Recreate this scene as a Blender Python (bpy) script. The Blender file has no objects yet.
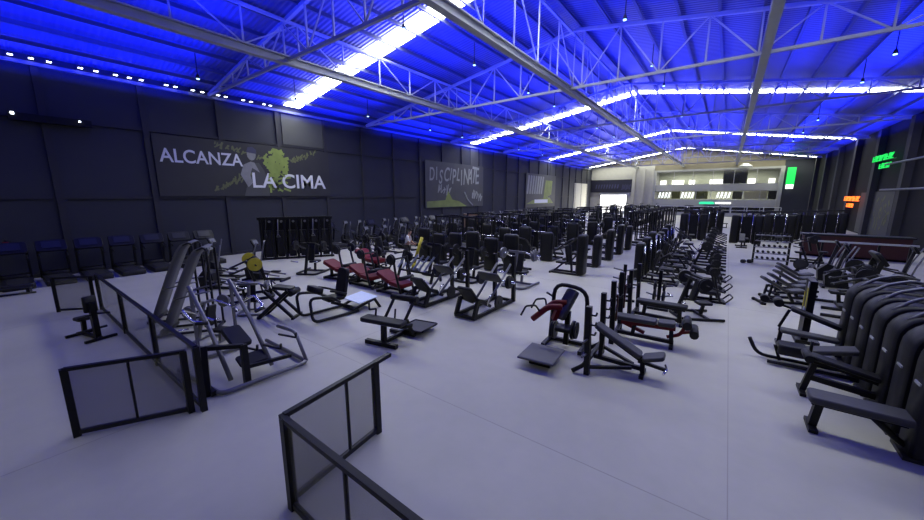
import bpy, math, random
from mathutils import Vector, Matrix
random.seed(7)
C = bpy.context.scene.collection
sc = bpy.context.scene
PI = math.pi
sc.view_settings.view_transform = 'Standard'
sc.view_settings.look = 'None'
sc.view_settings.gamma = 1.0
sc.view_settings.exposure = 0.0
sc.view_settings.use_curve_mapping = False

# ------------------------------------------------------------------ materials
MATS = {}
def mat(name, col, rough=0.5, metal=0.0, var=0.0, scale=6.0, bump=0.0, emit=None, estr=0.0, alpha=1.0, spec=0.5):
    m = bpy.data.materials.new(name); m.use_nodes = True
    nt = m.node_tree; b = nt.nodes['Principled BSDF']
    b.inputs['Base Color'].default_value = (*col, 1)
    b.inputs['Roughness'].default_value = rough
    b.inputs['Metallic'].default_value = metal
    b.inputs['Specular IOR Level'].default_value = spec
    b.inputs['Alpha'].default_value = alpha
    if emit:
        b.inputs['Emission Color'].default_value = (*emit, 1)
        b.inputs['Emission Strength'].default_value = estr
    if var > 0 or bump > 0:
        tc = nt.nodes.new('ShaderNodeTexCoord')
        nz = nt.nodes.new('ShaderNodeTexNoise'); nz.inputs['Scale'].default_value = scale; nz.inputs['Detail'].default_value = 5
        nt.links.new(tc.outputs['Object'], nz.inputs['Vector'])
        if var > 0:
            mx = nt.nodes.new('ShaderNodeMix'); mx.data_type = 'RGBA'
            mx.inputs[6].default_value = (*[c*(1-var) for c in col], 1)
            mx.inputs[7].default_value = (*[min(1, c*(1+var)) for c in col], 1)
            nt.links.new(nz.outputs['Fac'], mx.inputs[0]); nt.links.new(mx.outputs[2], b.inputs['Base Color'])
        if bump > 0:
            bp = nt.nodes.new('ShaderNodeBump'); bp.inputs['Strength'].default_value = bump; bp.inputs['Distance'].default_value = 0.02
            nt.links.new(nz.outputs['Fac'], bp.inputs['Height']); nt.links.new(bp.outputs[0], b.inputs['Normal'])
    MATS[name] = m
    return m
mat('black', (0.0065, 0.0065, 0.0085), 0.45, 0.1, 0.25, 9, spec=0.3)
mat('black_gloss', (0.008, 0.008, 0.011), 0.25, 0.0, 0.2, 9)
mat('graphite', (0.020, 0.020, 0.024), 0.45, 0.2, 0.2, 9, spec=0.35)
mat('steel', (0.17, 0.17, 0.19), 0.4, 0.5, 0.15, 9)
mat('chrome', (0.75, 0.76, 0.8), 0.18, 1.0, 0.05, 9)
mat('vinyl', (0.009, 0.009, 0.012), 0.5, 0.0, 0.3, 20, 0.1, spec=0.3)
mat('vinyl_grey', (0.04, 0.04, 0.048), 0.55, 0.0, 0.15, 20, 0.1)
mat('red', (0.12, 0.004, 0.008), 0.45, 0.0, 0.2, 9, spec=0.25)
mat('dark_red', (0.045, 0.006, 0.008), 0.5, 0.0, 0.2, 9)
mat('yellow', (0.52, 0.44, 0.03), 0.5, 0.0, 0.15, 9)
mat('blue_white', (0.62, 0.70, 0.88), 0.3, 0.2, 0.1, 12)
mat('silver_blue', (0.30, 0.34, 0.52), 0.3, 0.6, 0.1, 9)
mat('board_grey', (0.105, 0.105, 0.118), 0.6, 0.0, 0.12, 5, 0.1)
mat('plate_iron', (0.016, 0.016, 0.019), 0.5, 0.4, 0.3, 12)
mat('rubber', (0.012, 0.012, 0.013), 0.8, 0.0, 0.2, 20)
mat('screen', (0.008, 0.009, 0.012), 0.4, 0.0, 0.1, 9)
mat('screen_lit', (0.03, 0.03, 0.04), 0.4, 0, 0, 9, 0, (0.75, 0.82, 1.0), 0.08)
mat('wood', (0.20, 0.125, 0.075), 0.6, 0.0, 0.3, 4)
mat('white_plastic', (0.62, 0.62, 0.64), 0.45, 0.0, 0.08, 9)
mat('pale_steel', (0.42, 0.43, 0.45), 0.4, 0.2, 0.1, 9)
mat('truss_paint', (0.42, 0.44, 0.48), 0.5, 0.1, 0.12, 3)
mat('purlin_paint', (0.10, 0.11, 0.17), 0.5, 0.2, 0.12, 3)
mat('wall_dark', (0.022, 0.024, 0.040), 0.75, 0.0, 0.18, 0.8, 0.1)
mat('wall_black', (0.011, 0.011, 0.015), 0.8, 0.0, 0.3, 0.8, spec=0.2)
mat('wall_frame', (0.020, 0.020, 0.030), 0.7, 0.0, 0.18, 0.8)
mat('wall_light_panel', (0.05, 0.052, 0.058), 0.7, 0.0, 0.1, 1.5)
mat('wall_cream', (0.62, 0.60, 0.50), 0.7, 0.0, 0.06, 1.5)
mat('floor_joint', (0.36, 0.34, 0.30), 0.8)
mat('concrete', (0.30, 0.29, 0.29), 0.8, 0.0, 0.12, 2.0)
mat('gable_sheet', (0.16, 0.14, 0.10), 0.7, 0.0, 0.25, 1.0)
mat('office_grey', (0.30, 0.30, 0.31), 0.7, 0.0, 0.05, 2.0)
mat('office_inside', (0.34, 0.36, 0.30), 0.8, 0.0, 0.15, 0.5)
mat('banner_black', (0.022, 0.022, 0.028), 0.6, 0.0, 0.2, 1.2)
mat('banner_grey', (0.055, 0.056, 0.062), 0.6, 0.0, 0.25, 0.9)
mat('banner_navy', (0.006, 0.006, 0.02), 0.5, 0.0, 0.3, 1.2)
mat('print_white', (0.62, 0.63, 0.70), 0.6, 0.0, 0.06, 3)
mat('print_grey', (0.26, 0.27, 0.26), 0.6, 0.0, 0.2, 3)
mat('print_skin', (0.20, 0.20, 0.22), 0.6, 0.0, 0.3, 3)
mat('print_lime', (0.20, 0.26, 0.06), 0.6, 0.0, 0.35, 2)
mat('print_dull_lime', (0.17, 0.21, 0.06), 0.6, 0.0, 0.5, 1.2)
mat('print_olive', (0.11, 0.12, 0.05), 0.6, 0.0, 0.3, 3)
mat('print_violet', (0.035, 0.035, 0.09), 0.6, 0.0, 0.3, 3)
mat('shirt', (0.55, 0.55, 0.58), 0.8, 0.0, 0.1, 9)
mat('skin', (0.36, 0.21, 0.15), 0.6, 0.0, 0.08, 9)
mat('trousers', (0.02, 0.02, 0.028), 0.8, 0.0, 0.1, 9)
mat('hair', (0.015, 0.012, 0.01), 0.7, 0.0, 0.1, 9)
mat('strip_glow', (0.8, 0.8, 0.8), 0.5, 0, 0, 9, 0, (0.94, 0.97, 0.76), 25.0)
mat('strip_glow_dim', (0.8, 0.8, 0.8), 0.5, 0, 0, 9, 0, (0.94, 0.97, 0.76), 6.0)
mat('led_glow', (0.8, 0.8, 0.8), 0.5, 0, 0, 9, 0, (0.8, 0.88, 1.0), 6.0)
mat('lamp_blue', (0.2, 0.3, 0.8), 0.5, 0, 0, 9, 0, (0.25, 0.45, 1.0), 5.0)
mat('neon_green', (0.02, 0.3, 0.05), 0.5, 0, 0, 9, 0, (0.01, 0.85, 0.12), 1.0)
mat('neon_teal', (0.02, 0.3, 0.2), 0.5, 0, 0, 9, 0, (0.03, 0.75, 0.32), 1.1)
mat('neon_orange', (0.4, 0.1, 0.02), 0.5, 0, 0, 9, 0, (1.0, 0.16, 0.02), 2.6)
mat('neon_white', (0.8, 0.8, 0.8), 0.5, 0, 0, 9, 0, (0.95, 1.0, 0.97), 1.6)
mat('office_lamp', (0.8, 0.8, 0.8), 0.5, 0, 0, 9, 0, (1.0, 1.0, 0.92), 3.0)
mat('daylight', (0.8, 0.8, 0.8), 0.9, 0, 0, 9, 0, (1.0, 0.98, 0.96), 3.4)

def glass(name, col, dens):
    m = bpy.data.materials.new(name); m.use_nodes = True
    nt = m.node_tree; nt.nodes.clear()
    out = nt.nodes.new('ShaderNodeOutputMaterial'); mix = nt.nodes.new('ShaderNodeMixShader')
    tr = nt.nodes.new('ShaderNodeBsdfTransparent'); tr.inputs[0].default_value = (0.9, 0.9, 0.9, 1)
    pr = nt.nodes.new('ShaderNodeBsdfPrincipled'); pr.inputs['Base Color'].default_value = (*col, 1); pr.inputs['Roughness'].default_value = 0.12
    mix.inputs[0].default_value = dens
    nt.links.new(tr.outputs[0], mix.inputs[1]); nt.links.new(pr.outputs[0], mix.inputs[2]); nt.links.new(mix.outputs[0], out.inputs[0])
    MATS[name] = m
glass('smoked_glass', (0.16, 0.16, 0.155), 0.26)
glass('clear_glass', (0.05, 0.055, 0.06), 0.12)

# ribbed metal roof sheet; base colour tinted blue to deepen the blue lamp glow
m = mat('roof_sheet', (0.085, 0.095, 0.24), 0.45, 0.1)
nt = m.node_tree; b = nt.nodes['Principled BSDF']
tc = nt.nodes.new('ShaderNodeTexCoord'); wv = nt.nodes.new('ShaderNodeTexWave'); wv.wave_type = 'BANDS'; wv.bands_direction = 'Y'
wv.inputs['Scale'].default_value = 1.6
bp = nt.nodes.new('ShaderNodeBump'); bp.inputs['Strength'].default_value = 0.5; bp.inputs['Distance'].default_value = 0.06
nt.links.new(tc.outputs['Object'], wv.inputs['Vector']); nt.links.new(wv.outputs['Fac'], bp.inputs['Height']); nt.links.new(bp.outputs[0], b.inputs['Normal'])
# polished concrete floor with soft mottling and a few worn patches
m = mat('floor_concrete', (0.36, 0.35, 0.365), 0.55)
nt = m.node_tree; b = nt.nodes['Principled BSDF']
tc = nt.nodes.new('ShaderNodeTexCoord')
n1 = nt.nodes.new('ShaderNodeTexNoise'); n1.inputs['Scale'].default_value = 0.35; n1.inputs['Detail'].default_value = 8; n1.inputs['Roughness'].default_value = 0.6
n2 = nt.nodes.new('ShaderNodeTexNoise'); n2.inputs['Scale'].default_value = 3.0; n2.inputs['Detail'].default_value = 6
cr = nt.nodes.new('ShaderNodeValToRGB')
cr.color_ramp.elements[0].position = 0.3; cr.color_ramp.elements[0].color = (0.40, 0.39, 0.335, 1)
cr.color_ramp.elements[1].position = 0.7; cr.color_ramp.elements[1].color = (0.49, 0.475, 0.41, 1)
ad = nt.nodes.new('ShaderNodeMath'); ad.operation = 'MULTIPLY_ADD'; ad.inputs[1].default_value = 0.3
nt.links.new(tc.outputs['Object'], n1.inputs['Vector']); nt.links.new(tc.outputs['Object'], n2.inputs['Vector'])
nt.links.new(n2.outputs['Fac'], ad.inputs[0]); 
sb = nt.nodes.new('ShaderNodeMath'); sb.operation = 'SUBTRACT'; sb.inputs[1].default_value = 0.15
nt.links.new(n1.outputs['Fac'], ad.inputs[2]); nt.links.new(ad.outputs[0], sb.inputs[0]); nt.links.new(sb.outputs[0], cr.inputs[0])
nt.links.new(cr.outputs[0], b.inputs['Base Color'])
rr = nt.nodes.new('ShaderNodeMapRange'); rr.inputs[3].default_value = 0.42; rr.inputs[4].default_value = 0.62
nt.links.new(n2.outputs['Fac'], rr.inputs[0]); nt.links.new(rr.outputs[0], b.inputs['Roughness'])

# ------------------------------------------------------------------ mesh builder
class MB:
    def __init__(s): s.v = []; s.f = []; s.sm = []
    def _add(s, vs, fs, smooth=False):
        b = len(s.v); s.v += [tuple(v) for v in vs]
        for k, f in enumerate(fs):
            s.f.append(tuple(b+i for i in f)); s.sm.append(smooth if isinstance(smooth, bool) else smooth[k])
        return s
    def box(s, c, d, rot=None):
        c = Vector(c); hx, hy, hz = d[0]/2, d[1]/2, d[2]/2
        vs = [Vector((x, y, z)) for z in (-hz, hz) for y in (-hy, hy) for x in (-hx, hx)]
        if rot is not None: vs = [rot @ v for v in vs]
        return s._add([v+c for v in vs], [(0, 2, 3, 1), (4, 5, 7, 6), (0, 1, 5, 4), (2, 6, 7, 3), (0, 4, 6, 2), (1, 3, 7, 5)])
    def bar(s, p, q, w=0.06, h=None, up=(0, 0, 1)):
        p, q = Vector(p), Vector(q); h = h or w
        d = (q-p); L = d.length; d.normalize(); u = Vector(up)
        if abs(d.dot(u)) > 0.98: u = Vector((0, 1, 0))
        x = d.cross(u).normalized(); z = x.cross(d).normalized()
        return s.box((p+q)/2, (w, L, h), Matrix((x, d, z)).transposed())
    def tube(s, pts, r=0.03, bend=0.0, n=8, closed=False):
        P = [Vector(p) for p in pts]
        if bend > 0:
            Q = [P[0]] if not closed else []
            rng = range(1, len(P)-1) if not closed else range(len(P))
            for i in rng:
                a, b, c = P[i-1], P[i], P[(i+1) % len(P)]
                l = min(bend, (a-b).length*0.48, (c-b).length*0.48)
                s0 = b+(a-b).normalized()*l; s1 = b+(c-b).normalized()*l
                for t in (0, .25, .5, .75, 1): Q.append((1-t)**2*s0+2*t*(1-t)*b+t*t*s1)
            if not closed: Q.append(P[-1])
            P = Q
        N = len(P); rings = []; prev = None
        for i in range(N):
            if closed: d = P[(i+1) % N]-P[i-1]
            else: d = P[min(i+1, N-1)]-P[max(i-1, 0)]
            d.normalize()
            if prev is None:
                u = Vector((0, 0, 1)) if abs(d.z) < 0.9 else Vector((1, 0, 0))
                x = d.cross(u).normalized()
            else:
                x = (prev-d*prev.dot(d)).normalized()
            prev = x; y = d.cross(x)
            rings.append([P[i]+x*(r*math.cos(2*PI*k/n))+y*(r*math.sin(2*PI*k/n)) for k in range(n)])
        vs = [v for R in rings for v in R]; fs = []; sm = []
        for i in range(N if closed else N-1):
            j = (i+1) % N
            for k in range(n):
                fs.append((i*n+k, i*n+(k+1) % n, j*n+(k+1) % n, j*n+k)); sm.append(True)
        if not closed:
            fs.append(tuple(reversed(range(n)))); sm.append(False)
            fs.append(tuple((N-1)*n+k for k in range(n))); sm.append(False)
        return s._add(vs, fs, sm)
    def cyl(s, p, q, r, n=14, r2=None):
        p, q = Vector(p), Vector(q); d = (q-p).normalized()
        u = Vector((0, 0, 1)) if abs(d.z) < 0.9 else Vector((1, 0, 0))
        x = d.cross(u).normalized(); y = d.cross(x); r2 = r if r2 is None else r2
        vs = [p+x*(r*math.cos(2*PI*k/n))+y*(r*math.sin(2*PI*k/n)) for k in range(n)]
        vs += [q+x*(r2*math.cos(2*PI*k/n))+y*(r2*math.sin(2*PI*k/n)) for k in range(n)]
        fs = [(k, (k+1) % n, n+(k+1) % n, n+k) for k in range(n)]+[tuple(reversed(range(n))), tuple(range(n, 2*n))]
        return s._add(vs, fs, [True]*n+[False]*2)
    def disc(s, c, axis, r, t, n=18):          # weight plate with rim and hub
        c = Vector(c); a = Vector(axis).normalized()
        s.cyl(c-a*t/2, c+a*t/2, r, n); s.cyl(c-a*t*0.75, c+a*t*0.75, r*0.3, 10)
        return s
    def pad(s, c, d, rot=None, r=0.06, ch=0.018):     # upholstered slab, rounded outline and rolled edges; thickness is local z
        hx, hy, hz = d[0]/2, d[1]/2, d[2]/2; r = min(r, hx*.95, hy*.95); ch = min(ch, hz*.8)
        def ring(i, z):
            o = []
            for sx, sy, a0 in ((1, 1, 0), (-1, 1, 90), (-1, -1, 180), (1, -1, 270)):
                for k in range(4):
                    a = math.radians(a0+k*30)
                    o.append(Vector((sx*(hx-r)+(r-i)*math.cos(a), sy*(hy-r)+(r-i)*math.sin(a), z)))
            return o
        L = [ring(ch, -hz), ring(0, -hz+ch), ring(0, hz-ch), ring(ch, hz)]; n = 16
        vs = [v for R in L for v in R]
        if rot is not None: vs = [rot @ v for v in vs]
        vs = [v+Vector(c) for v in vs]
        fs = [(i*n+k, i*n+(k+1) % n, (i+1)*n+(k+1) % n, (i+1)*n+k) for i in range(3) for k in range(n)]
        fs += [tuple(reversed(range(n))), tuple(3*n+k for k in range(n))]
        return s._add(vs, fs, [True]*(3*n)+[False]*2)
    def prism(s, poly, axis, a, b):            # poly of 2-D points extruded along 'x','y' or 'z' from a to b
        def P(u, v, w):
            return {'x': (w, u, v), 'y': (u, w, v), 'z': (u, v, w)}[axis]
        n = len(poly); vs = [P(u, v, a) for u, v in poly]+[P(u, v, b) for u, v in poly]
        return s._add(vs, [(k, (k+1) % n, n+(k+1) % n, n+k) for k in range(n)]+[tuple(reversed(range(n))), tuple(range(n, 2*n))])
    def loft(s, secs):                         # list of equal rings
        n = len(secs[0]); vs = [v for R in secs for v in R]; m = len(secs)
        fs = [(i*n+k, i*n+(k+1) % n, (i+1)*n+(k+1) % n, (i+1)*n+k) for i in range(m-1) for k in range(n)]
        fs += [tuple(reversed(range(n))), tuple((m-1)*n+k for k in range(n))]
        return s._add(vs, fs, [True]*((m-1)*n)+[False]*2)
    def mesh(s, name, mats):
        me = bpy.data.meshes.new(name); me.from_pydata(s.v, [], s.f)
        for m in mats: me.materials.append(MATS[m])
        me.polygons.foreach_set('use_smooth', s.sm); me.update(); me.validate()
        return me
def rotx(a): return Matrix.Rotation(math.radians(a), 3, 'X')
def roty(a): return Matrix.Rotation(math.radians(a), 3, 'Y')
def rotz(a): return Matrix.Rotation(math.radians(a), 3, 'Z')
def link(name, me, parent=None):
    o = bpy.data.objects.new(name, me); C.objects.link(o)
    if parent: o.parent = parent
    return o
def tag(o, label, cat, group=None):
    o['label'] = label; o['category'] = cat
    if group: o['group'] = group
    return o
def struct(name, mb, m, loc=None):
    o = link(name, mb.mesh(name, [m])); o['kind'] = 'structure'
    if loc: o.location = loc
    return o
def thing(name, label, cat, loc=(0, 0, 0), rz=0, group=None):
    o = bpy.data.objects.new(name, None); C.objects.link(o)
    o.location = loc; o.rotation_euler = (0, 0, math.radians(rz)); o.empty_display_size = 0.1
    return tag(o, label, cat, group)
def part(name, mb, m, parent, label=None):
    o = link(name, mb.mesh(name, [m]), parent)
    if label: o['label'] = label
    return o
ORD = ['nearest', 'second', 'third', 'fourth', 'fifth', 'sixth', 'seventh', 'eighth', 'ninth', 'tenth', 'eleventh', 'twelfth', 'thirteenth',
       'fourteenth', 'fifteenth', 'sixteenth', 'seventeenth', 'eighteenth', 'nineteenth', 'twentieth', 'twenty-first', 'twenty-second',
       'twenty-third', 'twenty-fourth', 'twenty-fifth', 'twenty-sixth', 'twenty-seventh', 'twenty-eighth', 'twenty-ninth', 'thirtieth',
       'thirty-first', 'thirty-second', 'thirty-third', 'thirty-fourth', 'thirty-fifth', 'thirty-sixth']
# a kind is a list of (part name, MB, material, [sub-parts of the same form], optional label); meshes are shared by every copy
KIND = {}
def spawn(kind, name, label, cat, x, y, rz=0, group=None, flat=False, z=0.0, scale=1.0):
    spec = KIND[kind]
    if callable(spec): spec = KIND[kind] = [list(p)+[None]*(5-len(p)) for p in spec()]
    if flat:                                   # far copy: one mesh
        key = kind+'#flat'
        if key not in KIND:
            mb = MB(); mats = []; idx = []
            def walk(ps):
                for p in ps:
                    if p[2] not in mats: mats.append(p[2])
                    b = len(mb.v); mb.v += p[1].v; mb.f += [tuple(b+i for i in f) for f in p[1].f]; mb.sm += p[1].sm
                    idx.extend([mats.index(p[2])]*len(p[1].f))
                    walk([list(q)+[None]*(5-len(q)) for q in (p[3] or [])])
            walk(spec)
            me = mb.mesh(name, mats)
            if len(me.polygons) == len(idx): me.polygons.foreach_set('material_index', idx)
            KIND[key] = me
        o = link(name, KIND[key]); o.location = (x, y, z); o.rotation_euler = (0, 0, math.radians(rz)); o.scale = (scale,)*3
        return tag(o, label, cat, group)
    t = thing(name, label, cat, (x, y, z), rz, group); t.scale = (scale,)*3
    for i, p in enumerate(spec):
        if (kind, i) not in KIND: KIND[(kind, i)] = p[1].mesh(p[0], [p[2]])
        o = link(p[0], KIND[(kind, i)], t)
        if p[4]: o['label'] = p[4]
        for j, q in enumerate(p[3] or []):
            if (kind, i, j) not in KIND: KIND[(kind, i, j)] = q[1].mesh(q[0], [q[2]])
            link(q[0], KIND[(kind, i, j)], o)
    return t
def text(name, s, m, loc, size, right, up, bold=0.0, depth=0.01, parent=None, shear=0.0, xs=1.0, align='LEFT'):
    cu = bpy.data.curves.new(name, 'FONT'); cu.body = s; cu.size = size; cu.offset = bold; cu.extrude = depth; cu.shear = shear; cu.align_x = align
    tmp = bpy.data.objects.new(name, cu); C.objects.link(tmp)
    dg = bpy.context.evaluated_depsgraph_get(); me = bpy.data.meshes.new_from_object(tmp.evaluated_get(dg))
    bpy.data.objects.remove(tmp); me.materials.clear(); me.materials.append(MATS[m]); me.name = name
    r = Vector(right).normalized(); u = Vector(up); u = (u-r*u.dot(r)).normalized(); n = r.cross(u)
    M3 = Matrix((r*xs, u, n)).transposed(); L = Vector(loc)
    for v in me.vertices: v.co = M3 @ v.co + L
    o = link(name, me, parent)
    return o

# ------------------------------------------------------------------ camera (corner of the upper landing, looking across the hall)
f_px = 349.9
R = Matrix(((0.79994, -0.10794, 0.59028), (0.60006, 0.14389, -0.78690), (0.0, 0.98367, 0.17989)))
cam = bpy.data.cameras.new('camera'); cam.sensor_width = 36; cam.lens = 36*f_px/924; cam.clip_end = 400; cam.clip_start = 0.05
co = bpy.data.objects.new('camera', cam); C.objects.link(co); sc.camera = co
xa = Vector((0.79994, 0.60006, 0.0)).normalized(); za = Vector((0.59028, -0.78690, 0.17989)).normalized()
xa = (xa-za*xa.dot(za)).normalized(); ya = za.cross(xa)
Mx = Matrix((xa, ya, za)).transposed().to_4x4(); Mx.translation = (0, 0, 3.3); co.matrix_world = Mx

# ------------------------------------------------------------------ the hall
XL, XR, XC = -22.35, 9.6, -6.6
EL, ER, RG = 8.7, 8.75, 11.25
YN, YE = -9.0, 73.0
def roof_z(x): return EL+(RG-EL)*(x-XL)/(XC-XL) if x < XC else RG+(ER-RG)*(x-XC)/(XR-XC)
struct('floor', MB().box(((XL+XR)/2, (YN+80)/2, -0.1), (XR-XL+0.6, 80-YN, 0.2)), 'floor_concrete')
jm = MB()
for y in (4.0, 13.0, 22.0, 31.0, 40.0, 49.0): jm.box(((XL+XR)/2, y, 0.0006), (XR-XL, 0.012, 0.001))
for x in (-14.2, -6.6, 0.35, 4.8): jm.box((x, (YN+YE)/2, 0.0006), (0.012, YE-YN, 0.001))
struct('floor_joints', jm, 'floor_joint')
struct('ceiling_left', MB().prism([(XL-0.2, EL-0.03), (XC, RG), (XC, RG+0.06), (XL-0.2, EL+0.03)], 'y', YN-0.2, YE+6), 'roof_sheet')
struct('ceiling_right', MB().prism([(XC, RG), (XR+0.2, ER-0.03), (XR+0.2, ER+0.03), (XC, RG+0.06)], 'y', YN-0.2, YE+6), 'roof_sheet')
struct('wall_left', MB().box((XL-0.1, (YN+YE)/2, EL/2), (0.2, YE-YN, EL)), 'wall_dark')
struct('wall_right', MB().box((XR+0.1, (YN+YE)/2, ER/2), (0.2, YE-YN, ER)), 'wall_black')
struct('wall_near', MB().prism([(XL-.2, 0), (XR+.2, 0), (XR+.2, ER), (XC, RG), (XL-.2, EL)], 'y', YN-0.2, YN), 'wall_dark')
# frames on the left wall: uprights every 3.1 m, low and high rails
t = MB()
y = -4.4
while y < YE:
    t.box((XL+0.05, y, 4.15), (0.10, 0.22, 8.3)); y += 3.1
t.box((XL+0.04, (YN+YE)/2, 3.22), (0.08, YE-YN, 0.1)); t.box((XL+0.04, (YN+YE)/2, 6.35), (0.08, YE-YN, 0.1))
struct('trim_1', t, 'wall_frame')
struct('trim_2', MB().box((XL+0.09, (YN+YE)/2, 8.36), (0.18, YE-YN, 0.14)), 'purlin_paint')        # pale eave rail
struct('baseboard_left', MB().box((XL+0.03, (YN+YE)/2, 0.08), (0.06, YE-YN, 0.16)), 'wall_frame')
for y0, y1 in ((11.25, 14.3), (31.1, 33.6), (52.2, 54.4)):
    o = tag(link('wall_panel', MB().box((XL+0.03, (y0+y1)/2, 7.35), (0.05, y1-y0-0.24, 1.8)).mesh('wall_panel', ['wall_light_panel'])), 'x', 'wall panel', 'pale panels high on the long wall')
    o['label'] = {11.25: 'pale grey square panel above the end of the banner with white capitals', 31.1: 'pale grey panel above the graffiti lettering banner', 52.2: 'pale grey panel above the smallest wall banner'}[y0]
# right wall: columns and pipes
t = MB()
for y in (18, 24.5, 31, 37.4, 43.9, 50.4, 57, 63.4, 70): t.box((XR-0.2, y, ER/2-0.1), (0.4, 0.7, ER-0.2))
struct('trim_3', t, 'wall_frame')
t = MB()
for z in (5.6, 3.75): t.tube([(XR-0.5, YN+1, z), (XR-0.5, 40.5, z)], 0.07)
struct('trim_4', t, 'purlin_paint')
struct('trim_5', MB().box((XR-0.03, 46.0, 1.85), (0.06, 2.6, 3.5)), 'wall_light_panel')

# end wall with the roll-up door opening, gable and return
w = MB()
DX0, DX1, DZ = -20.4, -15.5, 3.5
w.box(((XL+DX0)/2, YE+0.15, 4.35), (DX0-XL, 0.3, 8.7)); w.box(((DX1-11.2)/2, YE+0.15, 4.35), (-11.2-DX1, 0.3, 8.7))
w.box(((DX0+DX1)/2, YE+0.15, (DZ+8.7)/2), (DX1-DX0, 0.3, 8.7-DZ))
struct('wall_far', w, 'concrete')
struct('wall_gable', MB().prism([(XL, 8.7), (-11.2, 8.7), (-11.2, 7.75), (6.3, 7.75), (6.3, 8.7), (XR, 8.72), (XC, RG)], 'y', YE+0.02, YE+0.3), 'gable_sheet')
struct('wall_return', MB().box(((6.3+XR)/2, YE+0.15, 4.35), (XR-6.3, 0.3, 8.7)), 'wall_dark')
t = MB()
for x in (-14.5, -12.9, -11.45): t.box((x, YE-0.15, 4.1), (0.5, 0.35, 8.2))
struct('trim_6', t, 'concrete')
struct('door_1', MB().box(((DX0+DX1)/2, YE+0.15, DZ+0.2), (DX1-DX0+0.5, 0.55, 0.4)), 'pale_steel')
t = thing('door_curtain', 'bright roll-up door opening flooded with daylight in the far corner', 'door', ((DX0+DX1)/2, YE+1.2, 0))
part('outdoor_light', MB().box((0, 0, 1.9), (DX1-DX0+2.4, 0.05, 4.6)), 'daylight', t)
part('guide_rail', MB().box((-(DX1-DX0)/2+0.04, -1.25, DZ/2), (0.08, 0.14, DZ)), 'pale_steel', t)
part('guide_rail', MB().box(((DX1-DX0)/2-0.04, -1.25, DZ/2), (0.08, 0.14, DZ)), 'pale_steel', t)
t = thing('lit_wall_panel', 'cream lit panel at the far end of the long left wall', 'wall panel', (XL+0.06, 66.8, 0))
part('panel', MB().box((0, 0, 3.3), (0.08, 7.0, 4.6)), 'wall_cream', t)
wb = MB()
for k in range(5): wb.box((0.01, -2.8+1.4*k, 0.65), (0.1, 0.9, 0.6))
part('louvre', wb, 'wall_frame', t)

# office block in the far wall
OX0, OX1 = -11.2, 6.3
ow = MB()
for z0, z1 in ((0, 0.45), (1.65, 2.65), (4.2, 5.2), (7.55, 7.8)): ow.box(((OX0+OX1)/2, YE+0.15, (z0+z1)/2), (OX1-OX0, 0.3, z1-z0))
for z in (0.05, 2.5, 4.9, 7.7): ow.box(((OX0+OX1)/2, YE+2.8, z), (OX1-OX0, 5.2, 0.12))
ow.box((OX0+0.15, YE+0.1, 3.9), (0.5, 0.5, 7.8)); ow.box((OX1-0.15, YE+0.1, 3.9), (0.5, 0.5, 7.8))
ow.box((OX0, YE+2.8, 3.9), (0.2, 5.4, 7.8)); ow.box((OX1, YE+2.8, 3.9), (0.2, 5.4, 7.8))
struct('wall_office', ow, 'office_grey')
struct('wall_office_back', MB().box(((OX0+OX1)/2, YE+5.45, 3.9), (OX1-OX0, 0.1, 7.8)), 'office_inside')
n = 0
for z0, z1, k in ((5.2, 7.55, 6), (2.65, 4.2, 8), (0.45, 1.65, 9)):
    n += 1
    wd = (OX1-OX0-0.6)/k; mb = MB(); gl = MB()
    for i in range(k+1): mb.box((OX0+0.3+wd*i, YE+0.1, (z0+z1)/2), (0.09, 0.12, z1-z0))
    mb.box(((OX0+OX1)/2, YE+0.1, z0+0.04), (OX1-OX0-0.6, 0.12, 0.08)); mb.box(((OX0+OX1)/2, YE+0.1, z1-0.04), (OX1-OX0-0.6, 0.12, 0.08))
    wn = struct('window_%d' % n, mb, 'office_grey')
    gl.box(((OX0+OX1)/2, YE+0.14, (z0+z1)/2), (OX1-OX0-0.6, 0.012, z1-z0))
    part('pane', gl, 'clear_glass' if n < 3 else 'black_gloss', wn)
for i, (x, wdt) in enumerate(((-10.3, 1.0), (-7.9, 1.9), (-5.7, 0.9), (-2.0, 2.0), (2.8, 1.0), (5.4, 0.8))):
    o = tag(link('office_light', MB().box((x, YE+4.9, 5.75), (wdt, 0.12, 0.85)).mesh('office_light', ['office_lamp'])), 'x', 'light', 'bright lights in the upper office')
    o['label'] = ['leftmost', 'second from left', 'third from left', 'third from right', 'second from right', 'rightmost'][i]+' of the six bright lights in the top office storey'
t = thing('wall_screen', 'big dark screen inside the top storey office windows', 'screen', (0.5, YE+2.2, 4.97))
part('panel', MB().box((0, 0, 1.45), (3.2, 0.1, 2.1)), 'screen', t); part('stand', MB().box((0, 0, 0.2), (1.2, 0.3, 0.4)), 'graphite', t)
for i, (x, m, wdt) in enumerate(((-3.9, 'print_olive', 1.9), (3.4, 'wall_cream', 2.9), (-7.7, 'print_olive', 1.3), (5.5, 'banner_grey', 1.0), (1.1, 'banner_grey', 1.3))):
    o = tag(link('notice_board', MB().box((x, YE+2.0, 3.45), (wdt, 0.1, 1.3)).mesh('notice_board', [m])), 'x', 'board', 'boards in the lower office storey'); o.location.z = 0
    o['label'] = ['olive board behind the middle of the lower office windows', 'wide pale yellow board behind the lower office windows', 'narrow olive board between two white lettered signs', 'dark board at the right end of the lower office windows', 'dark board right of the third white lettered sign'][i]
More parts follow.
